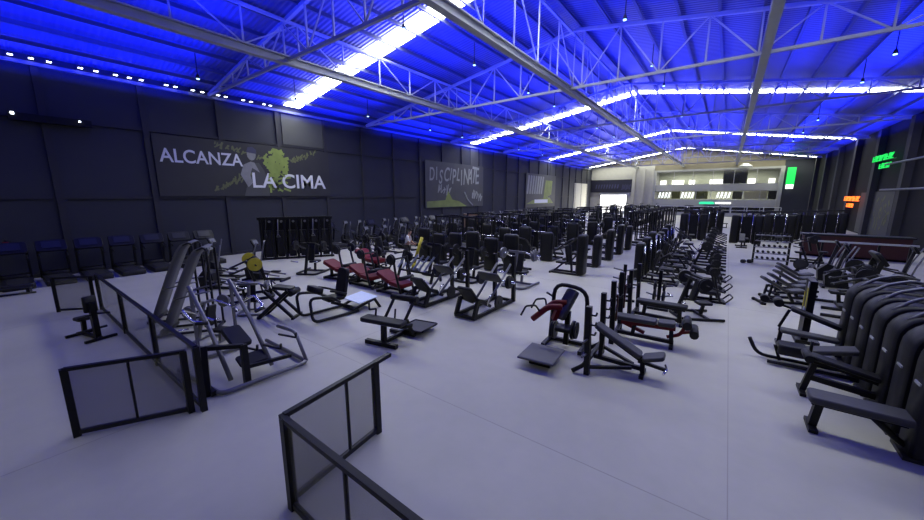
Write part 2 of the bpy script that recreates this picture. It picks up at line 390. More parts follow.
for i, x in enumerate((-9.4, -5.9, -0.85)):       # white slanted lettering signs in the lower storey windows
    t = thing('lettered_sign', ['first white slanted letter sign from the left in the office', 'second white slanted letter sign from the left in the office', 'third white slanted letter sign, nearest the wide pale yellow board'][i], 'sign', (x, YE-0.06, 2.9), 0, 'white letter signs')
    mb = MB()
    for k in range(4):
        a = -0.85+0.5*k
        mb.bar((a, 0, 0), (a+0.22, 0, 1.05), 0.12, 0.05); mb.bar((a+0.2, 0, 1.0), (a+0.42, 0, 1.0), 0.12, 0.05); mb.bar((a+0.36, 0, 0.95), (a+0.22, 0, 0.1), 0.10, 0.05)
    part('letters', mb, 'neon_white', t)
    part('mount', MB().box((0, 0.04, 0.5), (1.9, 0.03, 0.06)), 'pale_steel', t)
# white gallery rail in front of the office ground floor
t = thing('gallery_rail', 'long white railing in front of the office ground storey', 'railing', (-3, YE-1.6, 0))
mb = MB(); mb.box((-2.5, 0, 0.3), (24, 0.25, 0.6)); part('kerb', mb, 'office_grey', t)
mb = MB(); mb.box((-2.5, 0, 1.58), (24, 0.08, 0.08)); mb.box((-2.5, 0, 1.05), (24, 0.05, 0.05)); part('top_rail', mb, 'white_plastic', t)
for k in range(13): part('post', MB().box((-14.5+2*k, 0, 1.08), (0.09, 0.09, 0.96)), 'white_plastic', t)
t = thing('fascia_sign', 'glowing green and white name sign on the office fascia', 'sign', (-2.0, YE-0.1, 1.9))
mb = MB(); mb.box((-0.9, 0, 0.2), (2.1, 0.1, 0.3)); mb.box((-0.9, 0, 0.42), (1.8, 0.1, 0.08)); part('green_letters', mb, 'neon_teal', t, 'green half')
mb = MB()
for k in range(6): mb.box((0.45+0.36*k, 0, 0.25), (0.27, 0.1, 0.28))
part('white_letters', mb, 'neon_white', t, 'white half')
t = thing('hanging_banner_light', 'tall glowing green banner with a white foot right of the office', 'sign', (7.1, YE-0.7, 4.35))
part('panel', MB().box((0, 0, 1.9), (0.95, 0.12, 2.5)), 'neon_green', t)
part('foot_light', MB().box((0, 0, 0.35), (0.85, 0.12, 0.65)), 'neon_white', t); part('bracket', MB().box((0, 0.35, 3.1), (0.1, 0.7, 0.1)), 'graphite', t)
t = thing('dome_lamp', 'white dome lamp on top of the office block', 'lamp', (1.6, YE-1.0, 7.8))
mb = MB(); mb.cyl((0, 0, 0), (0, 0, 0.25), 0.9, 18, 0.75); mb.cyl((0, 0, 0.25), (0, 0, 0.5), 0.75, 18, 0.3); part('dome', mb, 'white_plastic', t)
t = thing('hall_banner', 'dark navy banner with faint violet print above the bright doorway', 'banner', (-18.4, YE-0.25, 4.0))
part('cloth', MB().box((0, 0, 1.15), (7.8, 0.04, 2.3)), 'banner_navy', t)
mb = MB()
for k in range(9): mb.bar((-2.9+0.5*k, -0.03, 0.7), (-2.75+0.5*k, -0.03, 1.5), 0.22, 0.01, (0, 1, 0))
for k in range(7): mb.bar((1.9+0.22*k, -0.03, 0.4+0.1*(k % 3)), (2.1+0.22*k, -0.03, 1.5-0.15*(k % 2)), 0.12, 0.01, (0, 1, 0))
part('print', mb, 'print_violet', t)
part('hem_bar', MB().cyl((-3.9, 0, 2.33), (3.9, 0, 2.33), 0.04), 'graphite', t)

# ------------------------------------------------------------------ roof structure
tmb_y = [-2.4+10.05*k for k in range(8)]
ZC = 8.42
def node_zs(x): return roof_z(x)-0.28
for k, y in enumerate(tmb_y):
    t = MB()
    t.bar((XL+0.1, y, ZC), (XR-0.1, y, ZC), 0.11, 0.11)
    t.bar((XL+0.2, y, node_zs(XL+0.2)+.02), (XC, y, node_zs(XC)), 0.13, 0.13); t.bar((XC, y, node_zs(XC)), (XR-0.2, y, node_zs(XR-0.2)+.02), 0.13, 0.13)
    xs = [XL+1.6+1.62*i for i in range(19)]
    for i, x in enumerate(xs):
        if x > XR-1: break
        t.bar((x, y, ZC), (x, y, node_zs(x)), 0.06, 0.06)
        x2 = x+1.62
        if x2 < XR-1:
            if i % 2: t.bar((x, y, ZC), (x2, y, node_zs(x2)), 0.05, 0.05)
            else: t.bar((x, y, node_zs(x)), (x2, y, ZC), 0.05, 0.05)
    struct('roof_truss', t, 'truss_paint')
for x in (-14.0, -6.75, 0.5):
    t = MB()
    t.box((x, (YN+YE)/2, 8.24), (0.26, YE-YN, 0.05)); t.box((x, (YN+YE)/2, 8.38), (0.07, YE-YN, 0.26)); t.box((x, (YN+YE)/2, 8.5), (0.26, YE-YN, 0.05))
    zt = node_zs(x)-0.02
    t.bar((x, YN, zt), (x, YE, zt), 0.1, 0.1)
    for j in range(40):
        y = YN+1.0+2.01*j
        if y > YE-2: break
        t.bar((x, y, 8.5), (x, y, zt), 0.05, 0.05)
        if x != -6.75 or j % 2 == 0: t.bar((x, y, 8.5) if j % 2 else (x, y, zt), (x, y+2.01, zt) if j % 2 else (x, y+2.01, 8.5), 0.045, 0.045)
    struct('roof_beam', t, 'truss_paint')
for i in range(1, 24):
    x = XL+i*(XR-XL)/24
    t = MB(); z = roof_z(x)
    t.box((x, (YN+YE)/2, z-0.13), (0.05, YE-YN, 0.16)); t.box((x+0.03, (YN+YE)/2, z-0.21), (0.09, YE-YN, 0.02))
    struct('roof_purlin', t, 'purlin_paint')
# luminous strips across the slopes
STR = [-7.0, 12.0, 31.4, 51.6, 71.0]
sl = ['nearest the landing, rising over the big capital-lettered banner', 'second strip along the hall', 'third strip along the hall', 'farthest strip by the office gable']
for k, y in enumerate(STR):
    for side, (xa_, xb_) in (('left', (XL+0.25, XC-0.1)), ('right', (XC+0.1, XR-0.25))):
        za_, zb_ = roof_z(xa_)-0.045, roof_z(xb_)-0.045
        mb = MB(); w2 = 0.5 if side == 'left' else 0.36
        mb._add([(xa_, y-w2, za_), (xb_, y-w2, zb_), (xb_, y+w2, zb_), (xa_, y+w2, za_)], [(0, 3, 2, 1)])
        o = link('roof_light', mb.mesh('roof_light', ['strip_glow' if k else 'strip_glow_dim'])); o['kind'] = 'structure'
# row of small white spots along the left eave
n = 0
led_proto = None
for k, y in enumerate([-0.6, -0.15, 0.55, 1.25, 1.75, 2.2, 3.05, 3.5, 4.1, 4.55, 4.95, 5.85, 6.2, 6.9, 7.3, 8.0, 8.35, 9.2, 9.6, 10.3, 10.65]):
    KIND.setdefault('spot', lambda: [('housing', MB().box((0, 0, 0.05), (0.14, 0.17, 0.1)), 'graphite'), ('lens', MB().box((0.03, 0, -0.012), (0.13, 0.13, 0.025)), 'led_glow')])
    spawn('spot', 'spot_lamp', '%s small white spot in the dotted row under the dark left eave' % ORD[k].replace('nearest', 'leftmost'), 'lamp', XL+0.35, y, 0, 'small spots along the left eave', z=8.5)
# pendant lamps under the purlins
KIND['pendant'] = lambda: [('stem', MB().cyl((0, 0, 0.12), (0, 0, 1.0), 0.018, 8), 'graphite'), ('shade', MB().cyl((0, 0, 0.0), (0, 0, 0.16), 0.09, 12, 0.04), 'graphite'), ('bulb', MB().cyl((0, 0, -0.03), (0, 0, 0.0), 0.06, 12), 'lamp_blue')]
pn = 0
for j, y in enumerate((6.0, 10.2, 14.8, 20.5, 24.5, 34.5, 40.5, 46)):
    for i, x in enumerate((-18.5, -11.0, -3.8, 4.6)):
        px = XL+round((x-XL)/((XR-XL)/24))*(XR-XL)/24
        spawn('pendant', 'pendant_lamp', 'small dark pendant lamp, %s along the %s line of lamps under the blue roof' % (ORD[j], ['outer left', 'inner left', 'inner right', 'outer right'][i]), 'pendant lamp', px, y, 0, 'pendant lamps', z=roof_z(px)-1.2)

# ------------------------------------------------------------------ wall banners and neon
UP, YP = (0, 0, 1), (0, 1, 0)
bx = XL+0.13
t = thing('wall_banner', 'wide black wall banner reading ALCANZA LA CIMA with an athlete print', 'banner', (bx, 9.7, 3.3))
part('cloth', MB().box((0, 0, 1.47), (0.03, 9.3, 2.95)), 'banner_black', t)
def local_text(s, m, y, z, size, bold, xs=1.0, shear=0.0, parent=None, dx=0.02):
    return text('lettering', s, m, (dx, y, z), size, YP, UP, bold, 0.004, parent, shear, xs)
local_text('ALCANZA', 'print_white', -4.45, 1.66, 0.92, 0.012, 0.86, 0, t)
local_text('LA CIMA', 'print_white', -0.42, 0.5, 1.2, 0.016, 1.02, 0, t)
pr = MB(); rnd = random.Random(3)
for k in range(95):      # lime splash strokes
    a = rnd.uniform(0, 2*PI); q = rnd.uniform(0.1, 0.8)
    c = (0.016+k*0.0002, 1.05+0.75*math.cos(a)*q*1.25, 1.95+math.sin(a)*q*1.05); l = rnd.uniform(.15, .5); b = rnd.uniform(0, PI)
    pr.bar((c[0], c[1]-l*math.cos(b)/2, c[2]-l*math.sin(b)/2), (c[0], c[1]+l*math.cos(b)/2, c[2]+l*math.sin(b)/2), rnd.uniform(.08, .22), 0.004, (1, 0, 0))
for k in range(12):
    pr.bar((0.018, 0.2+rnd.uniform(0, 1.6), 0.1+rnd.uniform(0, 1.0)), (0.018, 0.5+rnd.uniform(0, 1.6), 0.2+rnd.uniform(0, 1.0)), 0.12, 0.004, (1, 0, 0))
part('splash_print', pr, 'print_lime', t)
pr = MB()
def scrawl(mb, y, z, dy, dz, n, h, w, seed):
    r = random.Random(seed)
    for k in range(n):
        y0 = y+dy*k; z0 = z+dz*k
        for q in range(3):
            xo = 0.017+0.0007*k+0.0002*q; mb.bar((xo, y0+r.uniform(-.1, .1), z0+r.uniform(-h/2, 0)), (xo, y0+r.uniform(-.05, dy), z0+r.uniform(0, h/2)), w, 0.004, (1, 0, 0))
scrawl(pr, 2.0, 2.15, 0.23, 0.09, 8, 0.42, 0.07, 5); scrawl(pr, -2.2, 0.35, 0.24, 0.13, 8, 0.5, 0.08, 6); scrawl(pr, -2.0, 2.72, 0.26, -0.06, 9, 0.4, 0.07, 8)
part('graffiti_scrawl', pr, 'print_olive', t)  # printed scrawl of random strokes, no actual letters
at = MB()      # printed athlete: head, trunk, arms, legs as a flat silhouette
at.prism([(-0.85, 0.0), (0.55, 0.0), (0.5, 0.9), (0.35, 1.5), (0.1, 1.9), (-0.45, 1.85), (-0.75, 1.4), (-0.6, .8)], 'x', 0.016, 0.022)
part('athlete_print', at, 'banner_grey', t)
at = MB(); at.prism([(-0.95, 1.2), (-0.75, 1.75), (-0.35, 1.95), (-0.15, 1.9), (0.1, 1.35), (-0.3, 1.6), (-0.45, 1.2), (-0.35, .75), (-.6, .5)], 'x', 0.022, 0.026)
at.prism([(-0.28+0.24*math.cos(a*PI/6), 2.35+0.34*math.sin(a*PI/6)) for a in range(12)], 'x', 0.022, 0.026)
part('figure_print', at, 'print_skin', t)
part('cap_print', MB().prism([(-0.55, 2.45), (-0.0, 2.4), (0.0, 2.62), (-0.2, 2.78), (-0.45, 2.72)], 'x', 0.026, 0.03), 'print_violet', t)

t = thing('wall_banner', 'grey wall banner with pale graffiti lettering, middle of the long wall', 'banner', (bx, 28.8, 2.2))
part('cloth', MB().box((0, 0, 2.15), (0.03, 9.5, 4.3)), 'banner_grey', t)
rnd = random.Random(21); yy = -4.25
for ch in 'DISCIPLINATE':
    sz = rnd.uniform(1.6, 2.1)+(0.5 if yy > 0 else 0); a = rnd.uniform(-0.12, 0.14)
    text('letter', ch, 'print_grey', (0.02, yy, 2.55+rnd.uniform(-.25, .12)-(0.15 if yy > 0 else 0)), sz, (0, 1, a), (0, -a, 1), 0.02, 0.004, t, 0.2, 0.62)
    yy += (0.42 if ch == 'I' else 0.98 if ch in 'CD' else 0.76)*(0.95+rnd.uniform(-.05, .05))
pr = MB(); scrawl(pr, -2.9, 1.75, 0.4, -0.02, 5, 1.1, 0.1, 12); scrawl(pr, 2.7, 1.3, 0.4, -0.1, 5, 1.1, 0.14, 13); pr.tube([(0.019, 1.2, 1.5), (0.019, 1.8, 0.7), (0.019, 2.7, 0.1)], 0.08, 0.3, 6)
part('graffiti_scrawl', pr, 'print_grey', t)  # random scribble strokes printed below the real letters
pr = MB(); pr.prism([(-4.6, 0.05), (1.6, 0.05), (0.4, 0.55), (-0.8, 0.75), (-1.5, 1.6), (-1.9, 0.7), (-4.6, 0.6)], 'x', 0.016, 0.02); part('splash_print', pr, 'print_dull_lime', t)
t = thing('wall_banner', 'smallest grey wall banner with lime print, near the far end', 'banner', (bx, 49.2, 1.7))
part('cloth', MB().box((0, 0, 2.35), (0.03, 10.2, 4.7)), 'banner_grey', t)
pr = MB()
for k in range(7): pr.bar((0.018, -4.6+0.75*k, 1.9), (0.018, -4.2+0.78*k, 4.4), 0.5, 0.004, (1, 0, 0))
part('lettering', pr, 'print_grey', t)
pr = MB()
for k in range(5): pr.bar((0.018, 0.9+0.6*k, 1.0+.2*k), (0.018, 1.6+0.5*k, 3.9), 0.5, 0.004, (1, 0, 0))
pr.prism([(-4.9, .5), (4.5, .5), (3.0, 1.4), (-3, 1.0)], 'x', 0.016, 0.02)
part('splash_print', pr, 'print_dull_lime', t)
part('white_print', MB().box((0.022, 0, 0.85), (0.006, 4.6, 0.5)), 'print_white', t)

def neon_word(mb, n, w, h, gap, seed):
    r = random.Random(seed)
    for k in range(n):
        y = k*(w+gap)
        mb.bar((0, y, 0), (0, y+0.08, h), 0.06, 0.05); mb.bar((0, y+0.08, h if k % 2 else h*.5), (0, y+w, h if k % 3 else h*.5), 0.06, 0.05)
        if k % 2: mb.bar((0, y+w-.05, 0), (0, y+w, h), 0.06, 0.05)
        if k % 3 != 1: mb.bar((0, y, 0.03), (0, y+w, 0.03), 0.06, 0.05)
t = thing('neon_sign', 'green neon wall sign in two lines high on the right wall', 'sign', (XR-0.45, 44.0, 6.0))
mb = MB(); neon_word(mb, 9, 0.36, 0.42, 0.16, 2)
mb.v = [(v[0], -v[1], v[2]) for v in mb.v]; part('upper_line', mb, 'neon_green', t)
mb = MB(); neon_word(mb, 5, 0.36, 0.36, 0.16, 3); mb.v = [(v[0], -v[1]-1.9, v[2]-0.62) for v in mb.v]; part('lower_line', mb, 'neon_green', t)
part('mount', MB().box((0.12, -2.4, 0), (0.04, 4.8, 0.05)), 'graphite', t)
t = thing('neon_sign', 'orange neon wall sign in two lines beside the mural', 'sign', (XR-0.45, 50.6, 2.85))
mb = MB(); neon_word(mb, 9, 0.4, 0.4, 0.16, 4); mb.v = [(v[0], -v[1], v[2]) for v in mb.v]; part('upper_line', mb, 'neon_orange', t)
mb = MB(); neon_word(mb, 4, 0.4, 0.34, 0.16, 5); mb.v = [(v[0], -v[1]-1.2, v[2]-0.58) for v in mb.v]; part('lower_line', mb, 'neon_orange', t)
part('mount', MB().box((0.06, -2.5, 0), (0.04, 5.0, 0.05)), 'graphite', t)
t = thing('mural_panel', 'dark olive mural panel on the right wall below the green neon', 'mural', (XR-0.06, 41.4, 0.15))
part('board', MB().box((0, 0, 1.75), (0.05, 4.6, 3.5)), 'banner_grey', t)
pr = MB(); rnd = random.Random(9)
for k in range(22):
    y, z = rnd.uniform(-1.8, 1.6), rnd.uniform(0.4, 3.0); pr.bar((-0.03, y, z), (-0.03, y+rnd.uniform(-.5, .5), z+rnd.uniform(.1, .7)), rnd.uniform(.1, .35), 0.004, (1, 0, 0))
part('mural_print', pr, 'print_olive', t)
# two cameras-like projectors high on the left wall
t = thing('wall_bracket', 'long dark bracket with two small lamps high on the left wall', 'bracket', (XL+0.2, 2.0, 6.3))
part('bar', MB().box((0, 0, 0), (0.2, 2.2, 0.28)), 'black', t)
part('lamp', MB().box((0.12, -1.0, 0.1), (0.05, 0.09, 0.09)), 'led_glow', t); part('lamp', MB().box((0.12, 0.75, 0.05), (0.05, 0.06, 0.06)), 'led_glow', t)

# ------------------------------------------------------------------ lights
def area(name, loc, rot, sx, sy, watts, col):
    l = bpy.data.lights.new(name, 'AREA'); l.shape = 'RECTANGLE'; l.size = sx; l.size_y = sy; l.energy = watts; l.color = col
    o = bpy.data.objects.new(name, l); C.objects.link(o); o.location = loc; o.rotation_euler = rot; return o
BLUE = (0.004, 0.018, 1.0)
for k in range(1, 8):
    y = 2.6+10.05*(k-1)
    for j, (x, w_, tilt, z) in enumerate(((XL+1.1, 190, -0.25, 8.15), (-18.6, 130, 0, 8.6), (-15.4, 120, 0, 8.62), (-12.6, 120, 0, 8.62), (-9.4, 150, 0, 8.62), (-6.75, 120, 0, 8.7), (-3.6, 150, 0, 8.62), (-0.9, 80, 0, 8.62), (1.9, 70, 0, 8.62), (5.0, 150, 0, 8.62), (XR-1.0, 90, 0.25, 8.15))):
        area('blue_led', (x, y, z), (PI, tilt, 0), 1.3, 8.0, w_*2.6*(1.0, 0.65, 1.3, 0.8, 1.15)[(j*2+k*3) % 5], BLUE)
area('door_daylight', ((DX0+DX1)/2, YE+0.5, 1.8), (-PI/2, 0, 0), 4.6, 3.2, 500, (1, 0.98, 0.95))
for z in (7.4, 4.6): area('office_ceiling_light', (-2.5, YE+3, z), (0, 0, 0), 14, 2.5, 800, (1, 1, 0.82))
area('gable_light', (-9.0, YE-1.2, 8.4), (-2.5, 0, 0), 4, 0.4, 60, (1, 0.9, 0.6))

# ------------------------------------------------------------------ gym machines (local +y: the way the user faces, origin on the floor)
def hood_ring(hx, hy, z, r):
    o = []
    for sx, sy, a0 in ((1, 1, 0), (-1, 1, 90), (-1, -1, 180), (1, -1, 270)):
        for k in range(4):
            a = math.radians(a0+k*30); o.append((sx*(hx-r)+r*math.cos(a), sy*(hy-r)+r*math.sin(a), z))
    return o
def tower_shroud(w=0.66, d=0.3, h=1.72, y=-0.2):
    mb = MB()
    secs = [hood_ring(w/2-.02, d/2-.02, 0.05, 0.1), hood_ring(w/2, d/2, 0.1, 0.12), hood_ring(w/2, d/2, h-0.1, 0.12), hood_ring(w/2-.02, d/2-.02, h-0.03, 0.11), hood_ring(w/2-.08, d/2-.06, h, 0.07)]
    mb.loft([[(a, b+y, c) for a, b, c in R] for R in secs]); return mb
def base_frame(l0, l1, w=0.5):
    mb = MB()
    for s in (-1, 1): mb.bar((s*w/2, l0, 0.05), (s*w/2, l1, 0.05), 0.07, 0.08)
    mb.bar((-w/2-.12, l1, 0.05), (w/2+.12, l1, 0.05), 0.08, 0.09); mb.bar((-w/2, l0, 0.05), (w/2, l0, 0.05), 0.07, 0.08)
    return mb
def stack_parts(h=1.72):
    st = MB()
    for k in range(12): st.box((0, -0.03, 0.22+0.075*k), (0.3, 0.06, 0.066))
    rods = [MB(), MB()]
    for i, s in enumerate((-.09, .09)): rods[i].cyl((s, -0.03, 0.1), (s, -0.03, h-0.15), 0.012, 8)
    pl = MB().box((0, -0.045, h-0.2), (0.34, 0.02, 0.14))
    return [('shroud', tower_shroud(0.66, 0.3, h), 'black', [('weight_stack', st, 'plate_iron'), ('guide_rod', rods[0], 'chrome'), ('guide_rod', rods[1], 'chrome')]), ('top_label', pl, 'white_plastic')]
def k_press():
    f = base_frame(-0.1, 1.05); f.bar((0, 1.0, 0.05), (0, 0.62, 0.42), 0.07); f.bar((0, 0.2, 0.06), (0, 0.32, 1.25), 0.08)
    arm = []
    for s in (-1, 1):
        a = MB().tube([(s*0.12, 0.15, 1.55), (s*0.48, 0.2, 1.5), (s*0.5, 0.75, 1.05), (s*0.42, 0.95, 0.98)], 0.03, 0.15)
        arm.append(('lever_arm', a, 'graphite', [('handle', MB().cyl((s*0.3, 0.97, 0.97), (s*0.55, 0.93, 0.98), 0.025, 10), 'rubber')]))
    return stack_parts()+[('frame', f, 'graphite'), ('seat', MB().pad((0, 0.68, 0.48), (0.36, 0.42, 0.09)), 'vinyl'), ('backrest', MB().pad((0, 0.42, 0.86), (0.34, 0.72, 0.08), rotx(80)), 'vinyl')]+arm
def k_leg():
    f = base_frame(-0.1, 1.15); f.bar((0, 1.1, 0.05), (0, 0.75, 0.5), 0.07); f.bar((0, 0.3, 0.06), (0, 0.3, 0.9), 0.07)
    lv = MB().tube([(0.3, 0.98, 0.52), (0.34, 1.2, 0.3), (0.34, 1.32, 0.2)], 0.03, 0.1)
    return stack_parts(1.5)+[('frame', f, 'graphite'), ('seat', MB().pad((0, 0.75, 0.55), (0.44, 0.5, 0.1)), 'vinyl'), ('backrest', MB().pad((0, 0.4, 0.92), (0.42, 0.7, 0.09), rotx(76)), 'vinyl'),
        ('lever_arm', lv, 'graphite', [('roller_pad', MB().cyl((-0.25, 1.32, 0.22), (0.34, 1.32, 0.22), 0.07, 12), 'vinyl')]),
        ('handle', MB().tube([(-0.28, 0.55, 0.5), (-0.32, 0.6, 0.7), (-0.32, 0.8, 0.7)], 0.02, 0.05), 'steel'), ('handle', MB().tube([(0.28, 0.55, 0.5), (0.32, 0.6, 0.7), (0.32, 0.8, 0.7)], 0.02, 0.05), 'steel')]
def k_pull():
    f = base_frame(-0.1, 1.1); f.bar((0, 0.95, 0.05), (0, 0.85, 0.5), 0.07); f.bar((0, -0.1, 1.6), (0, 0.0, 2.15), 0.09); f.bar((0, -0.05, 2.12), (0, 0.85, 2.18), 0.08)
    bar = MB().tube([(-0.6, 0.82, 1.72), (-0.45, 0.82, 1.86), (0.45, 0.82, 1.86), (0.6, 0.82, 1.72)], 0.018, 0.1)
    return stack_parts(1.75)+[('frame', f, 'graphite'), ('seat', MB().pad((0, 0.85, 0.5), (0.36, 0.36, 0.09)), 'vinyl'), ('thigh_pad', MB().cyl((-0.28, 0.62, 0.72), (0.28, 0.62, 0.72), 0.07, 12), 'vinyl'),
        ('pulldown_bar', bar, 'chrome', [('cable', MB().cyl((0, 0.82, 1.86), (0, 0.82, 2.14), 0.008, 6), 'black')])]
def k_arm():
    f = base_frame(-0.1, 1.2); f.bar((0, 1.15, 0.05), (0, 1.0, 0.45), 0.07); f.bar((0, 0.25, 0.06), (0, 0.5, 0.8), 0.07)
    lv = MB().tube([(-0.35, 0.42, 0.8), (-0.35, 0.25, 1.05), (0.35, 0.25, 1.05), (0.35, 0.42, 0.8)], 0.025, 0.08)
    return stack_parts(1.6)+[('frame', f, 'graphite'), ('seat', MB().pad((0, 1.0, 0.48), (0.36, 0.38, 0.09)), 'vinyl'), ('arm_pad', MB().pad((0, 0.55, 0.86), (0.56, 0.4, 0.09), rotx(38)), 'vinyl'), ('lever_arm', lv, 'steel')]
KIND['press'] = k_press; KIND['leg'] = k_leg; KIND['pull'] = k_pull; KIND['arm'] = k_arm
CAT4 = {'press': 'press machine', 'leg': 'leg machine', 'pull': 'pulldown machine', 'arm': 'arm machine'}

def plates(mb, x, y, z, ax, n=2, r=0.22):
    for k in range(n): mb.disc((x+ax[0]*0.06*k, y+ax[1]*0.06*k, z), ax, r-0.02*(k % 2), 0.045)
def k_lever(fm='black', pm='plate_iron', am='graphite'):            # plate-loaded lever machine: bowed frame, seat, backrest, two arms with pegs
    f = MB(); f.tube([(-0.5, 0.75, 0.05), (-0.45, -0.5, 0.05), (0.45, -0.5, 0.05), (0.5, 0.75, 0.05)], 0.045, 0.2)
    f.bar((-0.5, 0.3, 0.06), (0.5, 0.3, 0.06), 0.07); f.bar((0, -0.48, 0.06), (0, -0.1, 1.35), 0.09); f.bar((0, 0.3, 0.06), (0, 0.35, 0.4), 0.08); f.bar((-0.35, -0.12, 1.3), (0.35, -0.12, 1.3), 0.08)
    ps = [('frame', f, fm), ('seat', MB().pad((0, 0.35, 0.46), (0.38, 0.42, 0.09)), 'vinyl'), ('backrest', MB().pad((0, 0.07, 0.9), (0.34, 0.72, 0.08), rotx(76)), 'vinyl')]
    for s in (-1, 1):
        a = MB().tube([(s*0.35, -0.12, 1.3), (s*0.55, 0.1, 1.15), (s*0.5, 0.62, 0.95), (s*0.36, 0.66, 0.95)], 0.032, 0.15)
        a.cyl((s*0.5, 0.0, 1.2), (s*0.86, 0.0, 1.2), 0.025, 10)
        pl = MB(); plates(pl, s*0.62, 0.0, 1.2, (s, 0, 0), 2, 0.21)
        ps.append(('lever_arm', a, am, [('weight_plates', pl, pm), ('handle', MB().cyl((s*0.34, 0.66, 0.95), (s*0.5, 0.64, 0.95), 0.028, 10), 'rubber')]))
    for s in (-1, 1): ps.append(('storage_peg', MB().cyl((s*0.3, -0.46, 0.55), (s*0.6, -0.5, 0.6), 0.022, 8), 'chrome'))
    return ps
KIND['lever'] = k_lever
KIND['lever_yellow'] = lambda: k_lever('black', 'yellow')
KIND['lever_steel'] = lambda: k_lever('steel', 'steel', 'chrome')
KIND['blackcurl'] = lambda: k_redcurl('vinyl')


def k_legpress():         # 45 degree leg press, long axis y
    f = MB()
    for s in (-1, 1):
        f.bar((s*0.3, -1.05, 0.07), (s*0.3, 1.05, 0.07), 0.08, 0.09)
        f.bar((s*0.3, -1.05, 0.07), (s*0.3, -0.85, 0.52), 0.09, 0.11)
        f.bar((s*0.3, -0.85, 0.52), (s*0.3, -0.25, 0.22), 0.08)
        f.bar((s*0.34, 1.05, 0.05), (s*0.34, 1.02, 1.5), 0.1, 0.11)
    f.bar((-0.34, 1.05, 0.07), (0.34, 1.05, 0.07), 0.08); f.bar((-0.34, -1.05, 0.07), (0.34, -1.05, 0.07), 0.08)
    rl = [MB(), MB()]
    for i, s in enumerate((-1, 1)): rl[i].cyl((s*0.22, -0.3, 0.25), (s*0.24, 1.0, 1.22), 0.035, 10)
    sl = MB().pad((0, 0.18, 0.95), (0.72, 0.42, 0.07), rotx(-45), 0.08)
    pl = [MB(), MB()]
    for i, s in enumerate((-1, 1)): plates(pl[i], s*0.48, 0.48, 0.8, (s, 0, 0), 2, 0.2)
    horn = MB().cyl((-0.68, 0.48, 0.8), (0.68, 0.48, 0.8), 0.03, 10)
    return [('frame', f, 'black'), ('guide_rail', rl[0], 'steel'), ('guide_rail', rl[1], 'steel'), ('foot_plate', sl, 'vinyl_grey', [('weight_horn', horn, 'chrome'), ('weight_plates', pl[0], 'plate_iron'), ('weight_plates', pl[1], 'plate_iron')]),
            ('seat', MB().pad((0, -0.55, 0.42), (0.5, 0.4, 0.09), rotx(-18)), 'vinyl'), ('backrest', MB().pad((0, -0.9, 0.66), (0.48, 0.62, 0.09), rotx(-48)), 'vinyl'),
            ('spare_plate', MB().disc((0.37, 0.1, 0.26), (1, 0, 0), 0.2, 0.05), 'plate_iron'),
            ('handle', MB().tube([(-0.36, -0.5, 0.3), (-0.4, -0.45, 0.55), (-0.4, -0.3, 0.6)], 0.02, 0.05), 'chrome'), ('handle', MB().tube([(0.36, -0.5, 0.3), (0.4, -0.45, 0.55), (0.4, -0.3, 0.6)], 0.02, 0.05), 'chrome')]
KIND['legpress'] = k_legpress

def k_redcurl(padmat='red'):   # low plate-loaded machine with a dished two-piece pad; long axis x
    f = MB(); f.bar((-0.6, -0.25, 0.05), (0.7, -0.25, 0.05), 0.08); f.bar((-0.6, 0.25, 0.05), (0.7, 0.25, 0.05), 0.08)
    f.bar((-0.6, -0.34, 0.05), (-0.6, 0.34, 0.05), 0.09); f.bar((0.7, -0.34, 0.05), (0.7, 0.34, 0.05), 0.09)
    f.bar((-0.52, 0, 0.05), (-0.5, 0, 0.55), 0.09); f.bar((0.3, 0, 0.05), (0.3, 0, 0.3), 0.09); f.bar((-0.55, 0, 0.55), (0.45, 0, 0.28), 0.08)
    lv = MB().tube([(0.55, 0.3, 0.1), (0.35, 0.32, 0.8), (0.25, 0.3, 1.3)], 0.04, 0.2); lv.tube([(0.55, -0.3, 0.1), (0.35, -0.32, 0.8), (0.25, -0.3, 1.3)], 0.04, 0.2); lv.cyl((0.25, -0.5, 1.25), (0.25, 0.5, 1.25), 0.03)
    pl = MB(); plates(pl, 0.25, 0.38, 1.25, (0, 1, 0), 2, 0.18); pl2 = MB(); plates(pl2, 0.25, -0.38, 1.25, (0, -1, 0), 2, 0.18)
    return [('frame', f, 'black'), ('back_pad', MB().pad((-0.36, 0, 0.55), (0.72, 0.6, 0.14), roty(22), 0.1), padmat), ('seat', MB().pad((0.24, 0, 0.38), (0.68, 0.6, 0.14), roty(4), 0.1), padmat),
            ('lever_arm', lv, 'graphite', [('weight_plates', pl, 'plate_iron'), ('weight_plates', pl2, 'plate_iron')]), ('roller_pad', MB().cyl((0.52, -0.3, 0.62), (0.52, 0.3, 0.62), 0.07, 12), 'vinyl'),
            ('foot_bar', MB().tube([(0.75, -0.3, 0.08), (0.95, -0.28, 0.3), (0.95, 0.28, 0.3), (0.75, 0.3, 0.08)], 0.03, 0.08), 'graphite')]
KIND['redcurl'] = k_redcurl

